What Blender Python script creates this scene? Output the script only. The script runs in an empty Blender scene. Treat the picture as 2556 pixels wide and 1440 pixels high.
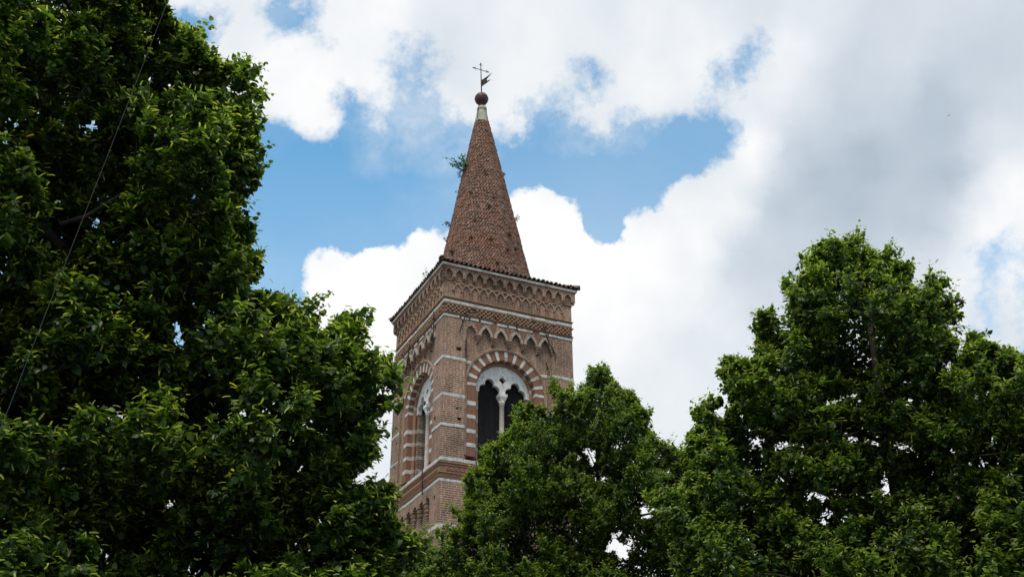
import bpy, bmesh, math, random
import numpy as np
from mathutils import Matrix, Vector

R_ = math.radians
scene = bpy.context.scene
col = scene.collection
random.seed(7)

# ------------------------------------------------------------------ camera
F_PX, PITCH, ROLL, CAM_Z = 2695.08, R_(28.2027), R_(0.2717), 1.6
cam_data = bpy.data.cameras.new('camera')
cam_data.sensor_width = 36.0
cam_data.lens = F_PX / 2556.0 * 36.0
cam_data.clip_start, cam_data.clip_end = 0.1, 4000.0
cam = bpy.data.objects.new('camera', cam_data)
col.objects.link(cam)
cam.matrix_world = (Matrix.Translation((0, 0, CAM_Z)) @ Matrix.Rotation(R_(90) + PITCH, 4, 'X')
                    @ Matrix.Rotation(-ROLL, 4, 'Z'))
scene.camera = cam

# ------------------------------------------------------------------ exposure
scene.view_settings.view_transform = 'Standard'
scene.view_settings.look = 'None'
scene.view_settings.exposure = 0.0
scene.view_settings.gamma = 1.0

# survey helpers: sight lines from where the photograph was taken
def ray(px, py):
    u2 = (px - 1278) / F_PX
    v2 = -(py - 720) / F_PX
    cr, sr = math.cos(ROLL), math.sin(ROLL)
    u, v = u2 * cr + v2 * sr, -u2 * sr + v2 * cr
    c, s = math.cos(PITCH), math.sin(PITCH)
    return np.array([u, c - v * s, s + v * c])
def at(px, py, dist):
    d = ray(px, py)
    return d / math.hypot(d[0], d[1]) * dist + np.array([0, 0, CAM_Z])

# ------------------------------------------------------------------ sun
SUN_TO = Vector((-0.16, -0.42, 0.89)).normalized()
sun_d = bpy.data.lights.new('sun', 'SUN')
sun_d.energy = 2.6
sun_d.angle = R_(16)
sun_d.color = (1.0, 0.95, 0.88)
sun = bpy.data.objects.new('sun', sun_d)
col.objects.link(sun)
sun.rotation_euler = SUN_TO.to_track_quat('Z', 'Y').to_euler()

# ------------------------------------------------------------------ node helper
class NT:
    def __init__(s, tree):
        s.t = tree; s.n = tree.nodes; s.l = tree.links
    def new(s, typ, **kw):
        n = s.n.new(typ)
        for k, v in kw.items():
            setattr(n, k, v)
        return n
    def put(s, sock, v):
        if isinstance(v, bpy.types.NodeSocket):
            s.l.new(v, sock)
        elif v is not None:
            sock.default_value = v
    def math(s, op, a, b=None, c=None, clamp=False):
        n = s.new('ShaderNodeMath', operation=op, use_clamp=clamp)
        for i, v in enumerate((a, b, c)):
            if v is not None:
                s.put(n.inputs[i], v)
        return n.outputs[0]
    def vmath(s, op, a, b=None, scale=None):
        n = s.new('ShaderNodeVectorMath', operation=op)
        s.put(n.inputs[0], a)
        if b is not None:
            s.put(n.inputs[1], b)
        if scale is not None:
            s.put(n.inputs['Scale'], scale)
        return n.outputs['Value'] if op in ('DOT_PRODUCT', 'LENGTH') else n.outputs[0]
    def mix(s, f, a, b, mode='MIX'):
        n = s.new('ShaderNodeMix', data_type='RGBA', blend_type=mode)
        n.clamp_factor = True
        s.put(n.inputs[0], f); s.put(n.inputs[6], a); s.put(n.inputs[7], b)
        return n.outputs[2]
    def noise(s, vec, scale, detail=4, rough=0.55, dist=0.0, typ=None):
        n = s.new('ShaderNodeTexNoise')
        if typ:
            n.noise_type = typ
        s.put(n.inputs['Vector'], vec)
        n.inputs['Scale'].default_value = scale
        n.inputs['Detail'].default_value = detail
        n.inputs['Roughness'].default_value = rough
        n.inputs['Distortion'].default_value = dist
        return n
    def ramp(s, fac, stops, interp='LINEAR'):
        n = s.new('ShaderNodeValToRGB')
        cr = n.color_ramp
        cr.interpolation = interp
        while len(cr.elements) < len(stops):
            cr.elements.new(1.0)
        for e, (p, c) in zip(cr.elements, stops):
            e.position = p
            e.color = tuple(c) + (1.0,) if len(c) == 3 else c
        s.put(n.inputs[0], fac)
        return n.outputs[0]
    def maprange(s, v, a, b, c=0.0, d=1.0, smooth=False):
        n = s.new('ShaderNodeMapRange')
        n.interpolation_type = 'SMOOTHSTEP' if smooth else 'LINEAR'
        n.clamp = True
        s.put(n.inputs[0], v)
        for i, x in enumerate((a, b, c, d)):
            s.put(n.inputs[i + 1], x)
        return n.outputs[0]

# ------------------------------------------------------------------ sky: Nishita air with a cloud deck
BLUE = [
    [(-200, 280), (600, 290), (650, 292), (700, 298), (745, 322), (785, 358), (804, 378), (822, 345), (836, 300), (843, 262), (862, 246),
     (888, 256), (900, 300), (950, 322), (985, 300), (995, 262), (985, 235), (972, 195), (980, 150), (985, 122), (1030, 117),
     (1062, 150), (1078, 185), (1052, 215), (1060, 250), (1090, 285), (1140, 300), (1200, 330), (1260, 346), (1290, 346),
     (1306, 315), (1308, 268), (1340, 262), (1365, 240), (1395, 282), (1450, 304), (1470, 330), (1500, 345), (1545, 320), (1580, 310), (1640, 312),
     (1700, 288), (1735, 292), (1770, 276), (1812, 272), (1832, 310), (1830, 350), (1812, 385), (1790, 410), (1750, 428),
     (1716, 434), (1712, 458), (1690, 458), (1660, 488), (1648, 518), (1636, 528), (1624, 536), (1618, 508), (1590, 507), (1562, 528),
     (1548, 552), (1543, 592), (1550, 612), (1530, 610), (1505, 592), (1475, 592), (1460, 560), (1450, 530), (1435, 500),
     (1400, 474), (1360, 462), (1310, 470), (1272, 486), (1200, 540), (1118, 600), (1085, 586), (1060, 576), (1030, 586), (1015, 614),
     (1000, 632), (960, 626), (930, 642), (900, 632), (860, 636), (820, 622), (790, 622), (770, 640), (764, 680), (757, 720),
     (753, 760), (700, 830), (640, 960), (-200, 1000)],
    [(425, 18), (500, 24), (538, 20), (546, 60), (530, 80), (520, 108), (490, 120), (440, 100), (400, 60)],
    [(652, 8), (700, 14), (760, 2), (792, 12), (762, 34), (770, 52), (800, 84), (812, 104), (775, 96), (745, 82), (715, 92), (700, 108), (682, 72), (660, 46)],
    [(1452, 156), (1478, 152), (1498, 186), (1496, 216), (1464, 216), (1448, 190)],
    [(2450, 640), (2600, 600), (2640, 900), (2540, 900), (2478, 850), (2500, 760)],
    [(1886, 112), (1906, 124), (1868, 152), (1822, 184), (1792, 224), (1772, 262), (1744, 278), (1762, 232), (1788, 182), (1830, 142)],
]
SOFT = [  # x, y, softness in px
    (430, 60, 40), (520, 90, 40), (700, 50, 45), (780, 90, 30), (700, 300, 30), (800, 370, 20), (860, 280, 40), (960, 300, 70), (1000, 180, 60),
    (1060, 230, 70), (1150, 320, 60), (1300, 300, 40), (1370, 260, 55), (1480, 190, 50), (1480, 320, 60), (1600, 310, 60), (1760, 250, 50),
    (1850, 150, 45), (1830, 340, 40), (1780, 410, 25), (1700, 460, 12), (1600, 510, 10), (1540, 600, 8), (1450, 530, 9), (1350, 470, 8),
    (1060, 580, 12), (930, 640, 9), (800, 620, 10), (755, 700, 14), (2500, 740, 115), (2540, 850, 115), (2420, 640, 60), (2400, 500, 30), (650, 960, 80), (0, 300, 80), (0, 1000, 80), (200, 600, 50)]
LUM = [  # x, y, sRGB brightness of the cloud there
    (700, 200, 250), (900, 180, 247), (820, 320, 247), (470, 10, 240), (600, 60, 236), (850, 40, 243), (960, 60, 249), (1080, 60, 230), (1120, 130, 229),
    (1180, 180, 236), (1270, 200, 247), (1290, 300, 250), (1250, 60, 242), (1400, 60, 240), (1600, 60, 240), (1560, 90, 231), (1600, 200, 245), (1500, 120, 238),
    (1760, 120, 246), (1900, 30, 226), (1960, 110, 243), (2060, 60, 230), (1950, 210, 244), (2010, 250, 226), (2150, 180, 219), (2300, 60, 224), (2260, 180, 222), (2330, 220, 196),
    (2540, 60, 216), (2450, 200, 216), (1880, 370, 250), (2000, 360, 208), (2100, 300, 211), (2180, 400, 186), (2050, 430, 189), (2350, 300, 192), (2350, 420, 190),
    (2500, 330, 230), (2530, 450, 250), (2470, 560, 246), (1950, 500, 202), (2150, 500, 193), (2300, 560, 203), (1830, 520, 243), (1750, 600, 252), (1620, 650, 254), (1870, 640, 206), (2000, 660, 212),
    (1900, 760, 220), (1700, 760, 243), (1800, 850, 233), (1560, 800, 252), (1650, 950, 242), (1350, 560, 254), (1450, 700, 254), (2300, 640, 226), (2420, 700, 238), (2540, 640, 243), (2450, 800, 232), (2540, 850, 232),
    (900, 700, 254), (1040, 640, 254), (850, 850, 254), (960, 1120, 238), (960, 900, 252), (700, 1200, 225), (1550, 1200, 246), (2200, 1250, 250), (1900, 1000, 246), (2100, 900, 236), (100, 1200, 226)]
GX = [-60 + 44.0 * i for i in range(63)]
GY = [-50 + 52.0 * i for i in range(24)]
gx, gy = np.meshgrid(GX, GY)
def seg_dist(x, y, poly):
    d = np.full(x.shape, 1e9); inside = np.zeros(x.shape, bool)
    n = len(poly)
    for i in range(n):
        x0, y0 = poly[i]; x1, y1 = poly[(i + 1) % n]
        ex, ey = x1 - x0, y1 - y0
        t = np.clip(((x - x0) * ex + (y - y0) * ey) / (ex * ex + ey * ey + 1e-9), 0, 1)
        d = np.minimum(d, np.hypot(x - x0 - t * ex, y - y0 - t * ey))
        if y0 != y1:
            inside ^= ((y0 > y) != (y1 > y)) & (x < ex * (y - y0) / (y1 - y0) + x0)
    return d, inside
sdf = np.full(gx.shape, 1e9)
for P in BLUE:
    d, ins = seg_dist(gx, gy, P)
    sdf = np.minimum(sdf, np.where(ins, -d, d))
sdf = np.clip(sdf, -120, 120)
def idw(pts, p=3.0):
    w = 0; v = 0
    for (x, y, val) in pts:
        k = 1.0 / ((gx - x) ** 2 + (gy - y) ** 2 + 900.0) ** (p / 2)
        w = w + k; v = v + k * val
    return v / w
soft = np.clip(idw(SOFT) * 0.95, 4, 100)
lum = np.clip(idw(LUM) / 255.0, 0, 1)
lum = np.where(lum > 0.04045, ((lum + 0.055) / 1.055) ** 2.4, lum / 12.92)

world = bpy.data.worlds.new('World')
scene.world = world
world.use_nodes = True
W_ = NT(world.node_tree)
W_.n.clear()
out = W_.new('ShaderNodeOutputWorld')
bg = W_.new('ShaderNodeBackground')
SKY_STRENGTH = 0.14
bg.inputs[1].default_value = SKY_STRENGTH
sky = W_.new('ShaderNodeTexSky', sky_type='NISHITA')
sky.sun_disc = False
sky.sun_elevation = math.asin(SUN_TO.z)
sky.sun_rotation = math.atan2(SUN_TO.x, SUN_TO.y)
sky.air_density, sky.dust_density, sky.ozone_density = 1.0, 0.6, 1.6
D = W_.new('ShaderNodeTexCoord').outputs['Generated']
fwd = Vector((0, math.cos(PITCH), math.sin(PITCH)))
c_r, s_r = math.cos(ROLL), math.sin(ROLL)
e1, e2 = Vector((1, 0, 0)), Vector((0, -math.sin(PITCH), math.cos(PITCH)))
rt, up = e1 * c_r - e2 * s_r, e1 * s_r + e2 * c_r
dd = W_.vmath('DOT_PRODUCT', D, tuple(fwd))
dsafe = W_.math('MAXIMUM', dd, 0.15)
su = W_.math('DIVIDE', W_.vmath('DOT_PRODUCT', D, tuple(rt)), dsafe)
sv = W_.math('DIVIDE', W_.vmath('DOT_PRODUCT', D, tuple(up)), dsafe)
n1 = W_.noise(D, 9.0, 7, 0.62)
n2 = W_.noise(D, 34.0, 7, 0.6)
off1 = W_.vmath('SUBTRACT', n1.outputs['Color'], (0.5, 0.5, 0.5))
off2 = W_.vmath('SUBTRACT', n2.outputs['Color'], (0.5, 0.5, 0.5))
offs = W_.vmath('ADD', W_.vmath('SCALE', off1, scale=0.030), W_.vmath('SCALE', off2, scale=0.026))
sep = W_.new('ShaderNodeSeparateXYZ'); W_.l.new(offs, sep.inputs[0])
pxn = W_.math('MULTIPLY_ADD', W_.math('ADD', su, sep.outputs[0]), F_PX, 1278.0)
pyn = W_.math('MULTIPLY_ADD', W_.math('ADD', sv, sep.outputs[1]), -F_PX, 720.0)
xm = GX[31]
uL = W_.maprange(pxn, GX[0], xm)
uR = W_.maprange(pxn, xm, GX[62])
vrow = W_.math('DIVIDE', W_.math('SUBTRACT', pyn, GY[0]), 52.0)
chain = [None, None]
for j in range(len(GY)):
    f = W_.math('SUBTRACT', vrow, float(j - 1), clamp=True) if j else None
    for h, (ucoord, i0) in enumerate(((uL, 0), (uR, 31))):
        st = [(k / 31.0, (0.5 + sdf[j, i0 + k] / 240.0, soft[j, i0 + k] / 100.0, lum[j, i0 + k])) for k in range(32)]
        c = W_.ramp(ucoord, st)
        chain[h] = c if j == 0 else W_.mix(f, chain[h], c)
field = W_.mix(W_.math('GREATER_THAN', pxn, xm), chain[0], chain[1])
fs = W_.new('ShaderNodeSeparateColor'); W_.l.new(field, fs.inputs[0])
f_sdf = W_.math('MULTIPLY', W_.math('SUBTRACT', fs.outputs[0], 0.5), 240.0)
f_soft = W_.math('MULTIPLY', fs.outputs[1], 100.0)
# fine break-up of the cloud edge, more of it where the edge is wispy
n3 = W_.noise(D, 60.0, 8, 0.66)
brk = W_.math('MULTIPLY', W_.math('SUBTRACT', n3.outputs[0], 0.5), W_.math('MULTIPLY_ADD', f_soft, 2.4, 14.0))
n4 = W_.noise(D, 16.0, 6, 0.6)
brk2 = W_.math('MULTIPLY', W_.math('SUBTRACT', n4.outputs[0], 0.5), W_.math('MULTIPLY_ADD', f_soft, 2.2, 6.0))
edge = W_.math('ADD', W_.math('ADD', f_sdf, brk), brk2)
cov_in = W_.maprange(W_.math('DIVIDE', edge, f_soft), -1.0, 1.0, 0.0, 1.0, smooth=True)
cov_in = W_.math('MAXIMUM', cov_in, W_.math('MULTIPLY', W_.math('ADD', W_.maprange(f_soft, 22.0, 60.0, 0.0, 0.42), W_.maprange(f_soft, 70.0, 96.0, 0.0, 0.52)), W_.maprange(W_.noise(D, 22.0, 7, 0.65).outputs[0], 0.35, 0.62, 0.45, 1.25)))
# thin veil over the open blue
veil = W_.maprange(W_.noise(D, 7.0, 6, 0.6).outputs[0], 0.45, 0.8, 0.0, 0.30, smooth=True)
haze = W_.math('ADD', W_.maprange(sv, -0.05, 0.13, 0.24, 0.03), W_.maprange(su, -0.12, 0.08, 0.0, 0.13))
cov_in = W_.math('MAXIMUM', cov_in, W_.math('ADD', haze, W_.math('MULTIPLY', veil, 0.6)))
# the unseen rest of the dome: broken cumulus, brighter upward for tree contrast
n5 = W_.noise(D, 2.6, 8, 0.58)
cov_out = W_.maprange(n5.outputs[0], 0.40, 0.50, 0.0, 1.0, smooth=True)
n6 = W_.noise(D, 4.0, 5, 0.55)
dz = W_.new('ShaderNodeSeparateXYZ'); W_.l.new(D, dz.inputs[0])
lum_out = W_.math('MULTIPLY', W_.maprange(n6.outputs[0], 0.3, 0.7, 0.85, 1.15), W_.maprange(dz.outputs[2], 0.0, 1.0, 0.50, 1.25))
inside = W_.math('MULTIPLY', W_.maprange(dd, 0.55, 0.80, smooth=True),
                 W_.math('MULTIPLY', W_.maprange(su, -0.95, -0.62, smooth=True), W_.maprange(su, 0.95, 0.62, smooth=True)))
cov = W_.math('MULTIPLY_ADD', W_.math('SUBTRACT', cov_in, cov_out), inside, cov_out)
lmod = W_.math('MULTIPLY', fs.outputs[2], W_.maprange(W_.noise(D, 12.0, 6, 0.55).outputs[0], 0.3, 0.7, 0.94, 1.07))
L = W_.math('MULTIPLY_ADD', W_.math('SUBTRACT', lmod, lum_out), inside, lum_out)
# cloud colour: grey bellies lean blue
k = W_.math('SUBTRACT', 1.0, L, clamp=True)
cc = W_.new('ShaderNodeCombineColor')
for i, a in enumerate((-0.33, 0.0, 0.36)):
    W_.l.new(W_.math('MULTIPLY', L, W_.math('MULTIPLY_ADD', k, a, 1.0)), cc.inputs[i])
cloud = W_.vmath('SCALE', cc.outputs[0], scale=1.0 / SKY_STRENGTH)
SKY_TINT = (0.96, 1.72, 1.70, 1)
blue = W_.mix(1.0, sky.outputs[0], SKY_TINT, 'MULTIPLY')
W_.l.new(W_.mix(cov, blue, cloud), bg.inputs[0])
W_.l.new(bg.outputs[0], out.inputs[0])

# ------------------------------------------------------------------ scene helpers
def tag(o, label=None, cat=None, group=None, kind=None):
    for key, v in (('label', label), ('category', cat), ('group', group), ('kind', kind)):
        if v:
            o[key] = v
    return o
def empty(name, loc, rz=0.0):
    o = bpy.data.objects.new(name, None)
    col.objects.link(o)
    o.location = loc; o.rotation_euler = (0, 0, rz)
    o.empty_display_size = 0.3
    return o

class MB:
    """collects faces of one mesh"""
    def __init__(s):
        s.v = []; s.f = []; s.m = []
    def face(s, pts, m=0):
        b = len(s.v)
        s.v.extend(tuple(float(c) for c in p) for p in pts)
        s.f.append(tuple(range(b, b + len(pts)))); s.m.append(m)
    def hexa(s, p, m=0):
        """p: 8 points, bottom ring then top ring"""
        b = len(s.v)
        s.v.extend(tuple(float(c) for c in q) for q in p)
        for q in ((3, 2, 1, 0), (4, 5, 6, 7), (0, 1, 5, 4), (1, 2, 6, 5), (2, 3, 7, 6), (3, 0, 4, 7)):
            s.f.append(tuple(b + i for i in q)); s.m.append(m)
    def box(s, lo, hi, m=0):
        (a, b, c), (d, e, f) = lo, hi
        s.hexa([(a, b, c), (d, b, c), (d, e, c), (a, e, c), (a, b, f), (d, b, f), (d, e, f), (a, e, f)], m)
    def tube(s, pts, radii, n=6, m=0, cap=True):
        pts = [Vector(p) for p in pts]
        if not hasattr(radii, '__len__'):
            radii = [radii] * len(pts)
        b = len(s.v); ref = None
        for i, p in enumerate(pts):
            t = (pts[min(i + 1, len(pts) - 1)] - pts[max(i - 1, 0)]).normalized()
            if ref is None:
                ref = t.orthogonal().normalized()
            ref = (ref - t * ref.dot(t)).normalized()
            bi = t.cross(ref)
            for k in range(n):
                a = 2 * math.pi * k / n
                s.v.append(tuple(p + (ref * math.cos(a) + bi * math.sin(a)) * radii[i]))
        for i in range(len(pts) - 1):
            for k in range(n):
                k2 = (k + 1) % n
                s.f.append((b + i * n + k, b + i * n + k2, b + (i + 1) * n + k2, b + (i + 1) * n + k)); s.m.append(m)
        if cap:
            s.f.append(tuple(b + k for k in reversed(range(n)))); s.m.append(m)
            e = b + (len(pts) - 1) * n
            s.f.append(tuple(e + k for k in range(n))); s.m.append(m)
    def lathe(s, prof, n=32, axis=(0, 0), m=0):
        b = len(s.v)
        for (r, z) in prof:
            for k in range(n):
                a = 2 * math.pi * k / n
                s.v.append((axis[0] + r * math.cos(a), axis[1] + r * math.sin(a), z))
        for i in range(len(prof) - 1):
            for k in range(n):
                k2 = (k + 1) % n
                s.f.append((b + i * n + k, b + i * n + k2, b + (i + 1) * n + k2, b + (i + 1) * n + k)); s.m.append(m)
    def build(s, name, mats, parent=None, smooth=False, weld=True):
        me = bpy.data.meshes.new(name)
        me.from_pydata(s.v, [], s.f)
        for mt in (mats if isinstance(mats, (list, tuple)) else [mats]):
            me.materials.append(mt)
        me.polygons.foreach_set('material_index', s.m)
        if weld:
            bm = bmesh.new(); bm.from_mesh(me)
            bmesh.ops.remove_doubles(bm, verts=bm.verts, dist=1e-5)
            bmesh.ops.recalc_face_normals(bm, faces=bm.faces)
            bm.to_mesh(me); bm.free()
        if smooth:
            me.polygons.foreach_set('use_smooth', [True] * len(me.polygons))
        me.update()
        o = bpy.data.objects.new(name, me)
        col.objects.link(o)
        if parent:
            o.parent = parent
        return o

# ------------------------------------------------------------------ materials
def mat(name):
    m = bpy.data.materials.new(name)
    m.use_nodes = True
    t = NT(m.node_tree)
    t.n.clear()
    o = t.new('ShaderNodeOutputMaterial')
    b = t.new('ShaderNodeBsdfPrincipled')
    t.l.new(b.outputs[0], o.inputs[0])
    return m, t, b, o
def wall_coords(t):
    """metres along the wall and up it, whichever way the wall faces"""
    tc = t.new('ShaderNodeTexCoord')
    geo = t.new('ShaderNodeNewGeometry')
    vt = t.new('ShaderNodeVectorTransform', vector_type='NORMAL', convert_from='WORLD', convert_to='OBJECT')
    t.l.new(geo.outputs['True Normal'], vt.inputs[0])
    ns = t.new('ShaderNodeSeparateXYZ'); t.l.new(vt.outputs[0], ns.inputs[0])
    ps = t.new('ShaderNodeSeparateXYZ'); t.l.new(tc.outputs['Object'], ps.inputs[0])
    pick = t.math('GREATER_THAN', t.math('ABSOLUTE', ns.outputs[0]), t.math('ABSOLUTE', ns.outputs[1]))
    u = t.math('MULTIPLY_ADD', t.math('SUBTRACT', ps.outputs[1], ps.outputs[0]), pick, ps.outputs[0])
    cb = t.new('ShaderNodeCombineXYZ')
    t.l.new(u, cb.inputs[0]); t.l.new(ps.outputs[2], cb.inputs[1])
    return tc.outputs['Object'], cb.outputs[0]
def brick_mat(name, c1, c2, mortar, red=(0.30, 0.105, 0.065), redamt=0.5, bump=0.6, bw=0.27, rh=0.08, ms=0.011):
    m, t, b, o = mat(name)
    obj, uv = wall_coords(t)
    wob = t.noise(obj, 5.0, 3)
    uvw = t.vmath('ADD', uv, t.vmath('SCALE', t.vmath('SUBTRACT', wob.outputs['Color'], (0.5, 0.5, 0.5)), scale=0.016))
    br = t.new('ShaderNodeTexBrick')
    br.offset = 0.5; br.squash = 0.75; br.squash_frequency = 3
    t.l.new(uvw, br.inputs['Vector'])
    br.inputs['Scale'].default_value = 1.0
    br.inputs['Brick Width'].default_value = bw
    br.inputs['Row Height'].default_value = rh
    br.inputs['Mortar Size'].default_value = ms
    br.inputs['Mortar Smooth'].default_value = 0.25
    br.inputs['Bias'].default_value = -0.1
    br.inputs['Color1'].default_value = c1 + (1,)
    br.inputs['Color2'].default_value = c2 + (1,)
    br.inputs['Mortar'].default_value = mortar + (1,)
    # single bricks fired redder or darker
    cellv = t.vmath('MULTIPLY', uvw, (1 / bw, 1 / rh, 1.0))
    wn = t.new('ShaderNodeTexVoronoi', feature='F1')
    t.l.new(cellv, wn.inputs['Vector']); wn.inputs['Scale'].default_value = 1.0
    cs = t.new('ShaderNodeSeparateColor'); t.l.new(wn.outputs['Color'], cs.inputs[0])
    patch = t.maprange(t.noise(obj, 1.1, 5, 0.6).outputs[0], 0.42, 0.66, smooth=True)
    isred = t.math('MULTIPLY', t.math('MULTIPLY', t.maprange(cs.outputs[0], 0.45, 0.75), patch), redamt)
    isred = t.math('MULTIPLY', isred, t.math('SUBTRACT', 1.0, br.outputs['Fac']))
    c = t.mix(isred, br.outputs['Color'], red + (1,))
    dark = t.math('MULTIPLY', t.maprange(cs.outputs[1], 0.66, 0.85), 0.6)
    c = t.mix(t.math('MULTIPLY', dark, t.math('SUBTRACT', 1.0, br.outputs['Fac'])), c, (0.11, 0.075, 0.055, 1))
    stain = t.maprange(t.noise(obj, 0.55, 7, 0.65).outputs[0], 0.36, 0.66, 0.58, 1.18)
    sc = t.new('ShaderNodeSeparateXYZ'); t.l.new(obj, sc.inputs[0])
    streakv = t.new('ShaderNodeMapping'); streakv.inputs['Scale'].default_value = (3.0, 3.0, 0.35)
    t.l.new(obj, streakv.inputs[0])
    streak = t.maprange(t.noise(streakv.outputs[0], 1.6, 5, 0.6).outputs[0], 0.35, 0.7, 0.76, 1.10)
    grain = t.maprange(t.noise(obj, 40.0, 3, 0.6).outputs[0], 0.3, 0.7, 0.86, 1.14)
    c = t.vmath('SCALE', c, scale=t.math('MULTIPLY', t.math('MULTIPLY', stain, streak), grain))
    t.l.new(c, b.inputs['Base Color'])
    b.inputs['Roughness'].default_value = 0.92
    b.inputs['Specular IOR Level'].default_value = 0.2
    bp = t.new('ShaderNodeBump'); bp.invert = True
    bp.inputs['Strength'].default_value = bump; bp.inputs['Distance'].default_value = 0.02
    t.l.new(br.outputs['Fac'], bp.inputs['Height'])
    t.l.new(bp.outputs[0], b.inputs['Normal'])
    return m
def noisy(name, c1, c2, scale=6.0, rough=0.85, c3=None, s3=1.3, spec=0.3, bump=0.3, bdist=0.01, lo=0.35, hi=0.65, metal=0.0, amt3=0.8):
    m, t, b, o = mat(name)
    obj = t.new('ShaderNodeTexCoord').outputs['Object']
    n = t.noise(obj, scale, 6, 0.62)
    c = t.mix(t.maprange(n.outputs[0], lo, hi), c1 + (1,), c2 + (1,))
    if c3:
        n3 = t.noise(obj, s3, 6, 0.65)
        c = t.mix(t.math('MULTIPLY', t.maprange(n3.outputs[0], 0.5, 0.66, smooth=True), amt3), c, c3 + (1,))
    t.l.new(c, b.inputs['Base Color'])
    b.inputs['Roughness'].default_value = rough
    b.inputs['Specular IOR Level'].default_value = spec
    b.inputs['Metallic'].default_value = metal
    if bump:
        bp = t.new('ShaderNodeBump'); bp.inputs['Strength'].default_value = bump; bp.inputs['Distance'].default_value = bdist
        t.l.new(t.noise(obj, scale * 4, 5, 0.6).outputs[0], bp.inputs['Height'])
        t.l.new(bp.outputs[0], b.inputs['Normal'])
    return m

M_BRICK = brick_mat('weathered brick', (0.315, 0.170, 0.112), (0.205, 0.115, 0.078), (0.52, 0.405, 0.32), bw=0.25, ms=0.0115, redamt=0.85)
M_BRICK_DARK = brick_mat('shaded brick', (0.20, 0.115, 0.08), (0.15, 0.085, 0.06), (0.26, 0.2, 0.16))  # darker brick: shade of gaps and between headers put into the colour
M_CHURCH = brick_mat('church brick', (0.36, 0.21, 0.15), (0.30, 0.18, 0.13), (0.42, 0.33, 0.27))
M_STONE = noisy('white stone', (0.62, 0.595, 0.56), (0.42, 0.395, 0.365), 7.0, 0.8, c3=(0.24, 0.21, 0.18), s3=2.6, amt3=0.75)
M_STONE_GREY = noisy('grey carved stone', (0.40, 0.36, 0.31), (0.29, 0.245, 0.20), 6.0, 0.85, c3=(0.20, 0.15, 0.11), s3=3.0)
M_TYMP = noisy('pitted limestone', (0.76, 0.73, 0.70), (0.64, 0.61, 0.58), 5.0, 0.8, c3=(0.24, 0.22, 0.20), s3=9.0, amt3=0.6)
M_PILLAR = noisy('pinkish marble', (0.52, 0.45, 0.41), (0.40, 0.34, 0.31), 9.0, 0.6, c3=(0.36, 0.22, 0.14), s3=2.5, amt3=0.5)
M_TERRA = noisy('terracotta', (0.30, 0.155, 0.10), (0.22, 0.115, 0.075), 8.0, 0.9, c3=(0.19, 0.14, 0.08), s3=2.0)
M_TERRA_LICHEN = noisy('lichened terracotta', (0.27, 0.15, 0.09), (0.20, 0.12, 0.07), 8.0, 0.9, c3=(0.24, 0.17, 0.06), s3=1.6)
M_TILE = noisy('old roof tile', (0.25, 0.155, 0.115), (0.15, 0.10, 0.08), 7.0, 0.9, c3=(0.20, 0.17, 0.12), s3=3.5)
M_IRON = noisy('rusty iron', (0.035, 0.025, 0.022), (0.022, 0.018, 0.018), 12.0, 0.7, c3=(0.08, 0.03, 0.02), s3=6.0)
M_BALL = noisy('dull copper', (0.115, 0.058, 0.048), (0.065, 0.040, 0.038), 5.0, 0.55, c3=(0.12, 0.085, 0.075), s3=1.8, metal=0.2)
M_CAP = noisy('mossy cement', (0.45, 0.40, 0.31), (0.32, 0.31, 0.25), 5.0, 0.9, c3=(0.22, 0.29, 0.20), s3=3.0)
M_NET = noisy('bird net', (0.10, 0.10, 0.11), (0.07, 0.07, 0.08), 10, 0.7, bump=0)
M_ROOM = noisy('dark plaster', (0.10, 0.085, 0.075), (0.06, 0.05, 0.045), 3.0, 0.95)  # dark brown base colour for the belfry interior
M_WIRE = noisy('grey cable', (0.035, 0.035, 0.04), (0.02, 0.02, 0.024), 5.0, 0.5, bump=0)

def pierced():
    """terracotta blocks pierced with rows of small holes"""
    m, t, b, o = mat('pierced terracotta')
    obj, uv = wall_coords(t)
    s = t.new('ShaderNodeSeparateXYZ'); t.l.new(uv, s.inputs[0])
    a = t.math('SINE', t.math('MULTIPLY', s.outputs[0], 2 * math.pi / 0.105))
    d = t.math('SINE', t.math('MULTIPLY', s.outputs[1], 2 * math.pi / 0.085))
    hole = t.maprange(t.math('MULTIPLY', t.math('ABSOLUTE', a), t.math('ABSOLUTE', d)), 0.45, 0.75, smooth=True)
    base = t.mix(t.noise(obj, 6.0, 5).outputs[0], (0.33, 0.15, 0.085, 1), (0.25, 0.125, 0.08, 1))
    t.l.new(t.mix(hole, base, (0.085, 0.04, 0.026, 1)), b.inputs['Base Color'])  # shade inside the holes is put into the colour
    b.inputs['Roughness'].default_value = 0.95
    bp = t.new('ShaderNodeBump'); bp.invert = True
    bp.inputs['Strength'].default_value = 1.0; bp.inputs['Distance'].default_value = 0.03
    t.l.new(hole, bp.inputs['Height']); t.l.new(bp.outputs[0], b.inputs['Normal'])
    return m
M_PIERCED = pierced()

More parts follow.
